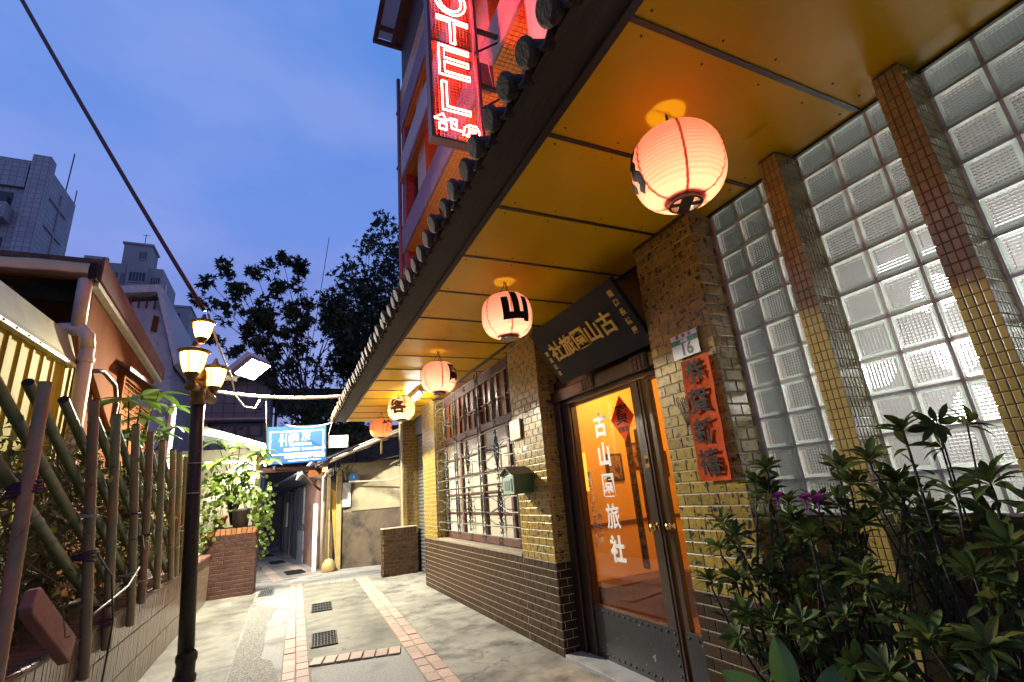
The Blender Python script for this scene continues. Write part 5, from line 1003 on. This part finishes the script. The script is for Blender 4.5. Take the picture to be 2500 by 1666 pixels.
MB().tube([(1.5, 13.45, 2.06), (2.5, 13.0, 2.02), (2.75, 12.3, 2.12)], 0.018, 8).build('wall_conduit', m_pvc, csh, True); MB().tube([(1.4, 13.5, 2.55), (2.0, 13.3, 2.52), (2.8, 12.6, 2.62)], 0.012, 6).build('wall_wire', m_cable, csh)
bls = thing('blue_number_sign', 'tiny blue plate on the concrete shed under the wires', 'sign', (1.62, 13.5, 2.15)); put('plate', MB().box((-0.10, -0.08, 0), (0.10, 0.08, 0.01)).mesh('plate', m_blue), bls, frame((1.62, 13.50, 2.17), *FW)); text('lettering', '5', 0.09, (1.62, 13.485, 2.17), FW, m_white, bls)
cl_ = thing('cable_tangle', 'tangle of pale cables at the corner post of the concrete shed', 'cables', (1.3, 13.4, 2.4)); 
for k in range(7):
    p0 = V((1.15 + RND.uniform(-.15, .2), 13.3, 2.5 + RND.uniform(-.1, .15))); MB().tube([p0, p0 + V((RND.uniform(-.15, .15), -0.05, -0.2)), p0 + V((RND.uniform(-.2, .25), 0.0, RND.uniform(-.45, -.2))), p0 + V((RND.uniform(-.1, .3), 0, RND.uniform(-.2, .1)))], 0.010, 5).build('cable', m_gcable if k % 2 else m_cable, cl_)
rck = tag(MB().lathe([(0.0001, 0.30), (0.09, 0.27), (0.16, 0.16), (0.17, 0.06), (0.14, 0)], c=(1.06, 13.45, 0), n=12).build('sandbag', m_ypost, smooth=True), 'lumpy tan sandbag at the foot of the yellow post', 'sandbag')
psh = thing('plank_shed', 'row of weathered grey planks and a rusty pink sheet along the far lane', 'shed', (0.5, 18, 0))
pa, pb_ = V((0.80, 14.6, 0)), V((-0.05, 23.0, 0)); pd = (pb_ - pa); pl_ = pd.length; pd.normalize(); pn = V((-pd.y, pd.x, 0)); 
if pn.x > 0: pn = -pn
FP = (tuple(-pd), (0, 0, 1), tuple(pn))
def slab(u0, u1, z0, z1, mt, nm, d=0.03): put(nm, MB().box((-u1, z0, -0.05), (-u0, z1, d)).mesh(nm, mt), psh, frame(pa, *FP))
slab(-0.3, 1.9, 0, 2.25, m_rust, 'rusty_sheet', 0.02); u = 1.93
while u < 8.2: wd = RND.uniform(0.16, 0.34); slab(u, u + wd - 0.02, 0, RND.uniform(2.0, 2.2), m_plank, 'plank', RND.uniform(0.0, 0.04)); u += wd
slab(1.93, 3.1, 0.0, 0.85, m_wwash, 'brick_patch', 0.05); slab(6.3, 6.9, 0.9, 1.75, M('pale_board', (0.42, 0.42, 0.30), rough=0.7), 'pale_board', 0.06); slab(2.1, 2.5, 1.05, 2.1, m_galv, 'tin_patch', 0.05)
put('shed_wall', MB().box((-8.4, 0, -0.6), (0.3, 2.2, -0.06)).mesh('shed_wall', m_shedlow), psh, frame(pa, *FP))
MB().poly([(0.95, 13.9, 2.25), (0.30, 13.9, 2.42), (0.30, 13.9, 2.36), (0.95, 13.9, 2.19)], (-0.85, 8.6, 0.0)).build('roof_sheet', m_galv, psh); MB().poly([(0.25, 14.2, 2.22), (0.62, 13.2, 2.62), (0.66, 13.2, 2.72), (0.28, 14.2, 2.34)], (0.10, 0.3, 0)).build('gutter_board', m_lead, psh)
MB().box((-0.5, 12.75, 2.36), (0.85, 12.85, 2.46)).build('cross_beam', m_winw, psh); MB().box((0.80, 12.7, 2.3), (0.92, 12.9, 2.62)).build('beam_end', m_ypost, psh); MB().box((0.5, 12.75, 2.2), (0.82, 12.8, 2.38)).build('pale_panel', m_plas, psh)
MB().tube([(0.35, 12.8, 2.4), (0.62, 13.1, 2.05), (0.8, 13.2, 1.9)], 0.03, 6).build('strut', m_rtile, psh)

# ------------------------------------------------------------------ houses and towers behind
whs = thing('whitewashed_house', 'whitewashed gable house with peeling paint and one shuttered opening', 'house', (-4.2, 18, 0))
MB().poly([(-7.2, 17, 0), (-3.28, 17, 0), (-3.28, 17, 6.0), (-3.85, 17, 8.05), (-4.8, 17, 7.9), (-7.2, 17, 7.4)], (0, 5, 0)).build('wall', m_wwash, whs)
MB().poly([(-3.20, 16.75, 5.9), (-3.12, 16.75, 6.0), (-3.80, 16.75, 8.5), (-7.2, 16.75, 8.0), (-7.2, 16.75, 7.75), (-3.88, 16.75, 8.25)], (0, 5.5, 0)).build('roof', m_lead, whs)
MB().poly([(-3.95, 16.96, 7.05), (-3.80, 16.96, 7.0), (-3.78, 16.96, 7.5), (-3.92, 16.96, 7.55)], (0, 0.035, 0)).build('shutter', m_plas, whs)
for i in range(5): MB().box((-4.75 + 0.2 * i, 16.9, 7.75), (-4.72 + 0.2 * i, 16.99, 8.0)).build('bracket', m_shedlow, whs)
tw = thing('apartment_tower', 'tall tiled apartment tower with balconies at the left edge', 'building', (-19, 43, 0))
MB().box((-32, 40, 0), (-16.9, 45.6, 27.0)).build('wall', m_apt, tw); MB().box((-17.6, 39.7, 0), (-16.6, 40.6, 27.4)).build('corner_pier', m_apt, tw); MB().box((-32, 39.72, 24.6), (-17.7, 39.99, 26.6)).build('parapet', m_apt, tw)
for z in (21.7, 18.2, 14.7):
    MB().box((-32, 38.9, z), (-18.0, 39.99, z + 1.15)).build('balcony', m_apt, tw); MB().box((-32, 39.985, z + 1.15), (-18.2, 39.995, z + 2.5)).build('balcony_opening', m_win, tw); MB().box((-18.9, 38.95, z + 1.15), (-18.75, 39.1, z + 2.6)).build('balcony_post', m_apt, tw)
for z in (25.0, 22.75): MB().box((-16.895, 40.9, z - 0.15), (-16.8, 44.3, z + 0.12)).build('wall_ledge', m_apt2, tw)
MB().tube([(-16.85, 43.0, 0), (-16.85, 43.0, 26.2)], 0.07, 6).build('wall_pipe', m_apt2, tw); MB().tube([(-16.9, 43.5, 27), (-16.85, 43.5, 30.5)], 0.045, 5).build('antenna', m_cable, tw); MB().tube([(-16.9, 45.3, 27), (-16.9, 45.3, 28.2)], 0.04, 5).build('antenna', m_cable, tw)
md = thing('apartment_block', 'grey stepped apartment block with a rooftop stair tower', 'building', (-17, 62, 0))
MB().box((-24, 60, 0), (-13.6, 67, 28.4)).build('wall', m_apt2, md)
for a, b, z1, yy in ((-21.6, -20.5, 28.6, 59.9), (-20.5, -18.5, 29.0, 59.5), (-18.4, -16.8, 28.5, 59.7), (-16.7, -14.9, 28.9, 59.4)): MB().box((a, yy, 0), (b, 60.0, z1)).build('bay', m_apt2, md)
MB().box((-17.5, 60.2, 28.4), (-14.95, 63, 31.2)).build('stair_tower', m_apt2, md); MB().box((-17.65, 60.05, 31.2), (-14.8, 63.1, 31.4)).build('tower_cap', m_apt, md)
for a, b, z0, z1, yy in ((-16.0, -15.4, 29.5, 30.4, 60.15), (-18.3, -17.5, 25.9, 27.4, 59.65), (-17.2, -16.75, 25.9, 27.4, 59.65), (-16.4, -15.0, 26.4, 27.5, 59.35), (-14.6, -13.8, 26.0, 27.3, 59.95), (-18.3, -17.5, 22.4, 23.9, 59.65), (-16.4, -15.0, 22.4, 23.9, 59.35), (-14.6, -13.8, 22.4, 23.9, 59.95), (-20.2, -18.9, 25.9, 27.2, 59.45)):
    f = MB().box((a, yy, z0), (b, yy + 0.049, z1)).build('window', m_win, md)
    fr = MB()
    for k in range(1, 5): fr.box((a + (b - a) * k / 5 - .025, yy - 0.03, z0), (a + (b - a) * k / 5 + .025, yy - 0.002, z1))
    fr.box((a, yy - 0.05, z0 - 0.12), (b, yy - 0.002, z0)); fr.build('window_grille', m_apt2, f)
MB().box((-13.6, 61.5, 26.0), (-13.55, 62.3, 27.4)).build('window', m_win, md); MB().tube([(-15.9, 61, 31.4), (-15.9, 61, 33)], 0.04, 5).build('antenna', m_cable, md); MB().tube([(-16.2, 61, 32.9), (-15.5, 61, 32.9)], 0.03, 5).build('antenna', m_cable, md)
m2 = thing('rear_apartment_block', 'plain grey apartment block seen just left of the street lamp', 'building', (-14, 78, 0))
MB().box((-15.6, 75, 0), (-13.2, 82, 29.6)).build('wall', m_apt2, m2); MB().box((-15.6, 74.9, 29.6), (-13.1, 82, 29.9)).build('parapet', m_apt, m2)
for z in (21, 24.4, 27.2): MB().box((-15.2, 74.93, z), (-14.4, 74.99, z + 1.5)).build('window', m_win, m2)
rh = thing('tiled_house', 'bluish tiled house with a dark window row behind the conduit', 'house', (-2, 24, 0))
MB().box((-7, 22, 0), (-0.75, 28, 6.7)).build('wall', m_apt, rh); MB().box((-2.85, 21.94, 4.42), (-0.92, 21.99, 4.98)).build('window', m_win, rh); 
for k in range(4): MB().box((-2.75 + 0.46 * k, 21.9, 4.46), (-2.41 + 0.46 * k, 21.935, 4.84)).build('shutter_leaf', m_apt2, rh)
MB().box((-3.2, 21.4, 5.02), (-0.7, 22, 5.10)).build('window_canopy', m_lead, rh); MB().box((-3.4, 21.75, 4.0), (-3.0, 22, 5.6)).build('wall_pier', m_wwash, rh)
MB().box((-4.6, 21.5, 6.7), (-0.5, 28, 6.95)).build('roof', M('red_sheet', (0.20, 0.10, 0.11), rough=0.6), rh); 
rb = thing('dark_house', 'dark house with a railing and water tank behind the tree', 'house', (1, 26, 0))
MB().box((-0.7, 25, 0), (6, 30, 5.2)).build('wall', m_shedlow, rb); MB().box((-0.7, 24.6, 6.7), (6, 30, 7.0)).build('roof', m_shedlow, rb)
for x in (-0.6, 1.9, 3.0): MB().box((x, 24.7, 5.2), (x + 0.12, 24.85, 6.7)).build('column', m_shedlow, rb)
MB().lathe([(0.5, 5.2), (0.5, 6.2), (0.3, 6.4), (0.0001, 6.42)], c=(1.05, 26, 0), n=16).build('water_tank', m_cable, rb, True)
MB().box((-0.7, 24.62, 5.75), (6, 24.68, 5.82)).build('railing', m_cable, rb)

# ------------------------------------------------------------------ plants
def joined(name, me_list, mats_mw, mat, parent, kind='stuff', smooth=True):
    m = MB()
    for me, mw in mats_mw: m.add([mw @ v.co for v in me.vertices], [tuple(p.vertices) for p in me.polygons])
    o = m.build(name, mat, parent, smooth)
    return tag(o, kind=kind) if kind else o
def lobed(L):
    out = [(0, 0)]
    for a, r in ((-100, .45), (-75, .72), (-52, .38), (-34, .85), (-15, .45), (0, 1.0), (15, .45), (34, .85), (52, .38), (75, .72), (100, .45)): out.append((r * L * math.sin(math.radians(a)), r * L * math.cos(math.radians(a))))
    m = MB(); m.add([(x, y, -0.35 * abs(x) - 0.2 * y * y / L) for x, y in out], [(0, i + 1, i) for i in range(1, len(out) - 1)] ); return m.mesh('lobed_leaf', m_leaft)
def limb(mb, p, d, L, r, depth, tips, spread=0.5, up=0.25):
    n = 5; pts = [V(p)]; d = V(d).normalized()
    for i in range(n): d = (d + rdir() * 0.13 + V((0, 0, 0.04))).normalized(); pts.append(pts[-1] + d * L / n)
    mb.tube(pts, [r * (1 - 0.55 * i / n) for i in range(n + 1)], 6)
    if depth == 0: tips += pts[2:]; return
    for k in range(3 if depth > 1 else 2):
        q = pts[RND.choice((3, 4, 5))] if k else pts[-1]; limb(mb, q, d + rdir() * spread + V((0, 0, up)), L * RND.uniform(.55, .8), r * 0.5, depth - 1, tips, spread, up)
def tree(label, base, h, limbs, leaf_n, leaf_L, clump, loc_label, tips_extra=()):
    t = thing('tree', label, 'tree', base); tr = MB(); tips = []; b = V(base)
    tr.tube([b, b + V((0.1, 0, h * 0.4)), b + V((0.05, 0.1, h))], [0.16, 0.13, 0.09], 8)
    for d, L, z in limbs: limb(tr, b + V((0.07, 0.05, h * z)), d, L, 0.06, 2, tips, 0.55, 0.15)
    for p in tips_extra:
        q = b + V((0.05, 0.1, h)); p = V(p); mid = q.lerp(p, 0.5) + rdir() * 0.25; q = b + V((0.05, 0.1, h * RND.uniform(.8, 1.15))); k1 = q.lerp(p, 0.3) + V((RND.uniform(-.3, .3), 0, -0.25)); tr.tube([q, k1, mid, p], [0.035, 0.026, 0.018, 0.008], 6); tips += [p, p, p, mid.lerp(p, 0.6), mid.lerp(p, .2), mid.lerp(p, .9) + rdir() * .3, k1.lerp(mid, .7) + rdir() * .4]
    tr.build('trunk', m_bark, t, True)
    me = lobed(leaf_L); L_ = []
    for i in range(leaf_n):
        c = RND.choice(tips) + rdir() * clump * RND.random() ** 0.5; d = (rdir() + V((0, 0, -0.75))).normalized()
        L_.append((me, aim(c, d, rdir(), 0, RND.uniform(.6, 1.2))))
    joined('crown', None, L_, m_leaft, t, kind=None, smooth=False)
    return t
RND.seed(5)
young = [(-1.07, 19.8, 7.71), (-1.8, 20, 10.06), (-2.27, 20, 8.98), (-3.1, 20, 10.2), (0.17, 20, 11.01), (-2.6, 20, 11.0), (-1.49, 20, 10.75), (-1.0, 20.1, 11.2), (-0.55, 20, 11.45), (0.07, 20, 11.3), (-0.13, 19.8, 9.15), (-3.3, 20, 9.3), (-2.9, 20, 7.9), (-1.9, 19.7, 7.3), (-0.6, 20, 10.2), (-1.3, 20, 9.2), (0.5, 20.2, 9.6), (-0.4, 19.7, 8.2), (-2.2, 19.8, 9.9), (-1.6, 20, 8.3)]
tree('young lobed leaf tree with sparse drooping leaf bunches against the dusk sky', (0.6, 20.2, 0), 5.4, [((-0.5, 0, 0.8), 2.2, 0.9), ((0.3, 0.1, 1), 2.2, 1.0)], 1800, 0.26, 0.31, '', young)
dense = [(3.2 + 2.3 * math.cos(k * 2.4) * (k / 46) ** .5, 24 + 1.6 * math.sin(k * 2.4), 6.4 + 9.4 * (k / 46) ** 0.8 + RND.uniform(-.4, .4)) for k in range(46)]
dense = [p for p in dense if not (p[2] > 12 and p[0] < 1.9 + 0.42 * (p[2] - 12))] + [(4.2, 24, 16.3), (4.8, 24, 15.6), (3.6, 24, 15.1), (2.6, 24, 13.4), (2.2, 24, 12.9), (5.2, 24, 14.4), (4.2, 23.6, 13.2), (3.4, 23.6, 12.2), (1.7, 24, 11.4), (1.6, 24, 10.2), (2.4, 23.4, 9.4), (1.8, 24, 8.3), (1.2, 24, 7.6), (3.6, 23, 9), (4.4, 23, 11), (2.9, 23.4, 10.8)]
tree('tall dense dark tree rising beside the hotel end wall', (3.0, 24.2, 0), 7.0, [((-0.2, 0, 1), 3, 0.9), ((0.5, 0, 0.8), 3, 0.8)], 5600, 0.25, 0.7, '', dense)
shr = thing('background_shrub', 'dark bushy shrub beneath the tall tree above the lightbox', 'shrub', (2.2, 18.5, 0)); trk = MB().tube([(2.2, 18.5, 0), (2.1, 18.5, 3.5)], 0.08, 6).build('trunk', m_bark, shr)
lm = lobed(0.2); L_ = []
for i in range(1100): c = V((1.5 + 1.5 * RND.gauss(0, .55), 18.4 + RND.gauss(0, .4), 4.4 + 1.1 * RND.gauss(0, .55))); L_.append((lm, aim(c, rdir() + V((0, 0, -.5)), rdir(), 0, RND.uniform(.7, 1.2))))
joined('crown', None, L_, m_leaft, shr, None, False)

def singles(parent, items, cap, stuff, mat):
    """items: (mesh, matrix, weight). The cap largest become leaf objects, the rest one joined part."""
    items = sorted(items, key=lambda t: -t[2])
    for me, mw, _ in items[:cap]: put('leaf', me, parent, mw)
    if items[cap:]: joined(stuff, None, [(a, b) for a, b, _ in items[cap:]], mat, parent)
camp = V((0, 0, 1.5))
def whorl(items, mes, c, axis, n, L, open_=1.15, s=1.0):
    axis = V(axis).normalized(); u = axis.orthogonal().normalized(); w = axis.cross(u); ph = RND.uniform(0, 6)
    for k in range(n):
        a = ph + k * 2.399; el = open_ * (0.45 + 0.75 * k / n) * RND.uniform(.85, 1.15)
        d = axis * math.cos(el) + (u * math.cos(a) + w * math.sin(a)) * math.sin(el)
        p = V(c) - axis * 0.012 * (k / n) ; sc = L * s * RND.uniform(.75, 1.15)
        items.append(((mes[3] if len(mes) > 3 and RND.random() < .12 else RND.choice(mes[:3])), aim(p + d * 0.004, d, axis, RND.uniform(-.3, .3), sc), sc / (p - camp).length))
az = [leaf_mesh('azalea_leaf', m_leafd, 1.0, w_, 5, f_, c_, pk=1.3) for w_, f_, c_ in ((0.33, 0.35, 0.18), (0.38, 0.25, 0.32), (0.30, 0.4, 0.45))]
az += [leaf_mesh('yellow_leaf', m_leafy, 1.0, .3, 5, .3, .5)]
def bush(label, base, whorls, L, extra=0, group='azalea bushes in front of the glass block wall', nl=13):
    t = thing('azalea_bush', label, 'bush', (*base, 0), group); st = MB(); items = []; b = V((*base, 0.03))
    forks = [b + V((RND.uniform(-.12, .12), RND.uniform(-.15, .15), RND.uniform(.3, .55))) for _ in range(4)]
    for q in forks: st.tube([b + rdir() * 0.03, b.lerp(q, .5) + V((RND.uniform(-.04, .04), RND.uniform(-.04, .04), 0)), q], [0.014, 0.012, 0.010], 6)
    for c in whorls:
        c = V(c); q = min(forks, key=lambda f: (f - c).length + 0.15 * RND.random()); mid = q.lerp(c, .6) + V((RND.uniform(-.06, .06), RND.uniform(-.06, .06), -0.03)); kn_ = q.lerp(mid, .5) + V((RND.uniform(-.05, .05), RND.uniform(-.05, .05), 0))
        st.tube([q, kn_, mid, c - V((0, 0, 0.04)), c], [0.008, 0.0072, 0.006, 0.0045, 0.003], 5)
        ax_ = (c - mid).normalized() + V((-0.35, -0.25, 0.5)) * 0.6 + rdir() * .35
        whorl(items, az if RND.random() < .4 else az[:3], c, ax_, nl, L)
        for k in range(4): whorl(items, az, mid.lerp(c, 0.35 + .17 * k), ax_ + rdir(), 3, L * .85, 1.4)
    for i in range(extra):
        c = RND.choice(whorls); c = V(c) + V((RND.uniform(.0, .3), RND.uniform(-.2, .2), RND.uniform(-.35, 0.02))); whorl(items, az, c, rdir() + V((-.2, -.2, .5)), 9, L * .9)
        st.tube([RND.choice(forks), c], [0.005, 0.003], 4)
    st.build('stem', m_bark, t, True)
    singles(t, items, 280, 'foliage', m_leafd); return t
RND.seed(21)
W1 = [(2.0, 1.59, 1.5), (2.0, 1.67, 1.44), (2.02, 1.62, 1.40), (1.95, 1.86, 1.27), (1.9, 1.86, 1.16), (2.0, 1.60, 1.14), (1.95, 1.66, 1.06), (1.95, 1.85, 1.01), (1.92, 1.98, 1.0), (2.0, 1.64, 1.01), (1.9, 1.86, 0.78), (1.9, 1.78, 0.89), (1.9, 1.75, 1.22), (1.95, 1.7, 0.7)]
W2 = [(2.0, 1.52, 1.35), (2.0, 1.39, 1.34), (2.05, 1.30, 1.48), (2.0, 1.24, 1.42), (2.0, 1.52, 1.27), (1.95, 1.42, 1.22), (2.0, 1.32, 1.21), (2.0, 1.23, 1.27), (2.0, 1.3, 1.33), (1.9, 1.65, 0.88), (1.9, 1.51, 0.91), (1.9, 1.48, 0.87), (1.95, 1.36, 0.94), (2.0, 1.40, 1.08)]
W3 = [(2.0, 1.0, 1.59), (2.0, 1.14, 1.5), (2.05, 1.1, 1.41), (2.0, 0.91, 1.37), (2.0, 0.81, 1.4), (1.95, 1.25, 1.09), (1.95, 1.17, 1.03), (1.9, 1.06, 0.94), (1.85, 1.19, 0.82), (1.95, 0.91, 1.13), (1.9, 0.91, 0.95), (2.0, 0.72, 1.32), (1.95, 0.70, 1.12), (1.9, 1.0, 0.74), (1.95, 0.8, 1.22), (2.05, 1.02, 1.27)]
b1 = bush('azalea bush nearest the red banner pillar, its left whorls lit from the alley', (2.12, 1.74), W1, 0.08, 9, nl=16)
b2 = bush('azalea bush with two magenta flowers below the first glass block panel', (2.15, 1.42), W2, 0.08, 14, nl=16)
b3 = bush('tall dark azalea bush reaching highest in front of the second glass panel', (2.2, 1.02), W3, 0.092, 34, nl=16)
fm_ = []
pet = leaf_mesh('petal', m_flower, 1.0, 0.75, 3, 0.2, 0.35)
for c, n in (((1.88, 1.475, 1.375), 9), ((1.84, 1.325, 1.37), 9), ((1.84, 1.275, 1.365), 9)):
    f = put('flower', MB().tube([V(c) - V((0, 0, .03)), V(c)], 0.004, 5).mesh('flower', m_flower), b2)
    for k in range(n): a = k * 2.4; put('petal', pet, f, aim(c, (math.cos(a), math.sin(a), 0.35 + 1.3 * (k % 3) / 2), (0, 0, 1), 0, 0.042))
# strap leaved plant at the right edge, ribbed leaf plants below
RND.seed(31)
stp = thing('strap_leaf_plant', 'dark arching strap leaved plant at the right edge of the bed', 'plant', (1.9, 0.62, 0))
for i in range(46):
    a = RND.uniform(0, 2 * PI); L = RND.uniform(.5, .9); o = V((1.88 + .06 * math.cos(a), 0.60 + .08 * math.sin(a), RND.choice((0.05, 0.35, 0.6)))); d = V((math.cos(a), math.sin(a), RND.uniform(.7, 1.8))).normalized(); m = MB(); n = 9; side = V((-math.sin(a), math.cos(a), 0)) * RND.uniform(.014, .022); p = o.copy()
    for k in range(n + 1):
        t_ = k / n; w_ = (1 - t_ ** 2.2) * (0.6 + 0.4 * min(1, t_ * 4)); m.v += [tuple(p - side * w_), tuple(p + V((0, 0, -.006))), tuple(p + side * w_)]; d = (d + V((0, 0, -0.17))).normalized(); p = p + d * L / n
    for k in range(n): q = 3 * k; m.f += [(q, q + 1, q + 4, q + 3), (q + 1, q + 2, q + 5, q + 4)]; m.m += [0, 0]
    m.build('leaf', m_strap, stp, True)
rbp = thing('ribbed_leaf_plant', 'pale green plant with broad ribbed leaves low in the bed', 'plant', (1.85, 1.5, 0))
def ribbed(L, Wd):
    m = MB(); nu, nv = 22, 8
    for i in range(nu + 1):
        t_ = i / nu; w_ = Wd * .5 * max(.02, math.sin(PI * min(1, t_ * .97 + .015)) ** .75)
        for j in range(nv + 1):
            s_ = -1 + 2 * j / nv; m.v.append((w_ * s_, L * t_ + 0.10 * L * abs(s_) * (1 - t_) - 0.02, 0.10 * L * abs(s_) * .6 - .25 * L * t_ * t_ + 0.010 * L * math.cos((t_ - 0.18 * abs(s_)) * 60)))
    for i in range(nu):
        for j in range(nv): a = i * (nv + 1) + j; m.f.append((a, a + 1, a + nv + 2, a + nv + 1)); m.m.append(0)
    return m.mesh('ribbed_leaf', m_bigl, True)
rl = ribbed(0.24, 0.105)
for p, d, r in (((1.84, 1.60, 0.62), (-.05, -.1, 1), .2), ((1.84, 1.47, 0.58), (.2, -.3, .9), -.4), ((1.82, 1.66, 0.58), (-.6, .2, .55), .3), ((1.86, 1.40, 0.56), (.1, -.7, .6), 0), ((1.80, 1.55, 0.52), (-.7, -.3, .5), .1)):
    put('leaf', rl, rbp, aim(p, d, (-1, -1, .3), r, 1.0)); MB().tube([(1.86, 1.52, 0.03), V(p) - V((0, 0, .25)), p], [0.006, 0.005, 0.004], 5).build('stalk', m_bigl, rbp)
bed = MB().box((1.72, -1.0, 0), (2.63, 2.06, 0.06)); S(bed.build('planting_bed_ground', m_soil)); kb = MB().box((1.66, -1.0, 0), (1.72, 2.06, 0.12)); S(kb.build('bed_kerb_pavement', m_conc2))
# money tree behind the bamboo
RND.seed(41)
mt_ = thing('money_tree', 'money tree with hand shaped leaves rising above the bamboo fence', 'tree', (-1.6, 6.9, 0.9)); tk = MB(); items = []
ml = [leaf_mesh('money_leaf', m_leafv, 1.0, .36, 6, .2, c_) for c_ in (.25, .45)]
for c, s in (((-1.45, 5.85, 2.66), 1.0), ((-1.5, 6.0, 2.40), 1.1), ((-1.45, 6.65, 2.62), .9), ((-1.5, 7.2, 3.02), .95), ((-1.5, 7.9, 2.98), .9), ((-1.45, 8.1, 2.75), .8), ((-1.5, 7.6, 2.6), .9), ((-1.5, 6.5, 2.85), .85), ((-1.4, 8.3, 2.35), .8), ((-1.4, 5.6, 2.25), .8)):
    c = V(c); tk.tube([(-1.65, 6.9, 0.85), V((-1.62, 6.9, 1.9)).lerp(c, .25), c], [0.03, 0.014, 0.006], 6)
    for k in range(7): a = k * 0.9 + RND.uniform(-.15, .15); d = V((math.cos(a), math.sin(a), RND.uniform(-.25, .35))); items.append((RND.choice(ml), aim(c, d, (0, 0, 1), 0, .36 * s * RND.uniform(.75, 1.1)), s))
tk.build('trunk', m_bark, mt_, True); singles(mt_, items, 200, 'foliage', m_leafv)
# tangle of dry vines and undergrowth behind the bamboo
vn = MB()
for i in range(420):
    y = RND.uniform(3.4, 9.8); p = V((-1.55 + RND.gauss(0, .13), y, RND.uniform(.9, 2.15))); pts = [p]
    for k in range(5): p = p + V((RND.gauss(0, .06), RND.gauss(0, .10), RND.gauss(-.01, .08))); pts.append(p)
    vn.tube(pts, 0.0035, 3, cap=False)
tag(vn.build('dry_vines', m_dry), 'tangled dry brown vines behind the bamboo poles', 'vines', kind='stuff')
sm = leaf_mesh('small_leaf', m_fern, 1.0, .45, 2, .2, .3)
tag(joined('undergrowth', None, [(sm, aim((-1.62 + RND.gauss(0, .16), RND.uniform(3.6, 10.8), .85 + 1.25 * RND.random() ** .8), rdir(), rdir(), 0, RND.uniform(.05, .10))) for i in range(5200)], m_fern, None), 'low leafy undergrowth behind the bamboo fence', 'undergrowth')
# lit plants on the brick planter
RND.seed(51)
bl_ = [leaf_mesh('bright_leaf', m_leafb, 1.0, w_, 5, .2, c_) for w_, c_ in ((.42, .3), (.55, .2), (.33, .45))]
pb2 = thing('umbrella_plant', 'sunny green long leaved plant spreading above the brick planter', 'plant', (-0.9, 11.9, 1.26)); st = MB(); items = []
for c in ((-1.34, 11.8, 3.0), (-0.9, 11.75, 2.85), (-0.62, 11.7, 2.70), (-0.45, 11.65, 2.74), (-0.30, 11.6, 2.55), (-1.1, 11.7, 2.65), (-1.38, 11.6, 2.55), (-0.8, 11.75, 2.5), (-1.2, 11.8, 2.3), (-0.9, 11.7, 2.25), (-0.65, 11.75, 2.35), (-1.35, 11.7, 2.1)):
    c = V(c); st.tube([(-0.95, 11.95, 1.3), V((-0.95, 11.9, 2.0)).lerp(c, .4), c], [.018, .010, .006], 5)
    for k in range(8): a = k * .8 + RND.uniform(-.2, .2); items.append((RND.choice(bl_), aim(c, (math.cos(a), math.sin(a), RND.uniform(-.35, .4)), (0, 0, 1), 0, RND.uniform(.24, .36)), 1))
st.build('stem', m_bark, pb2, True); singles(pb2, items, 200, 'foliage', m_leafb)
gv = thing('climbing_vine', 'heart leaved vine tumbling over the brick planter and its corner', 'vine', (-0.8, 11.7, 1.26)); items = []; st = MB()
hl = [leaf_mesh('vine_leaf', m_leafb, 1.0, .85, 4, .2, .3), leaf_mesh('vine_leaf', m_leafb, 1.0, .7, 4, .3, .2)]
def vine_blob(c, r, n, s):
    for i in range(n): p = V(c) + V((RND.gauss(0, r[0]), RND.gauss(0, r[1]), RND.gauss(0, r[2]))); items.append((RND.choice(hl), aim(p, rdir() + V((0, -.3, -.6)), V((.3, -1, .5)) + rdir() * .6, 0, s * RND.uniform(.7, 1.3)), RND.random() + (1 if p.y < 11.8 else 0)))
for c, r, n, s in (((-0.75, 11.8, 1.85), (.22, .15, .15), 90, .11), ((-0.42, 11.75, 1.65), (.10, .12, .2), 90, .10), ((-0.38, 11.85, 1.25), (.08, .15, .22), 80, .09), ((-0.33, 12.0, 0.9), (.05, .15, .18), 40, .08), ((-1.28, 11.6, 1.75), (.10, .1, .28), 100, .085), ((-1.36, 11.5, 1.3), (.07, .08, .2), 60, .075), ((-1.38, 11.2, 0.95), (.03, .1, .12), 22, .07), ((-1.05, 11.9, 2.1), (.25, .15, .2), 90, .12)): vine_blob(c, r, n, s)
for k in range(9): p = V((-1.36 + .1 * k, 11.75, 1.3)); st.tube([p, p + V((RND.uniform(-.1, .1), -.05, .5)), p + V((RND.uniform(-.3, .3), -.1, 1.0))], .006, 4)
st.build('stem', m_bark, gv); singles(gv, items, 290, 'foliage', m_leafb)
for o in SC.objects:
    if o.type == 'MESH' and o.parent is None and 'kind' not in o and 'label' not in o: print('UNTAGGED', o.name)
print('objects', len(SC.objects), 'tris', sum(len(o.data.polygons) for o in SC.objects if o.type == 'MESH') * 2)
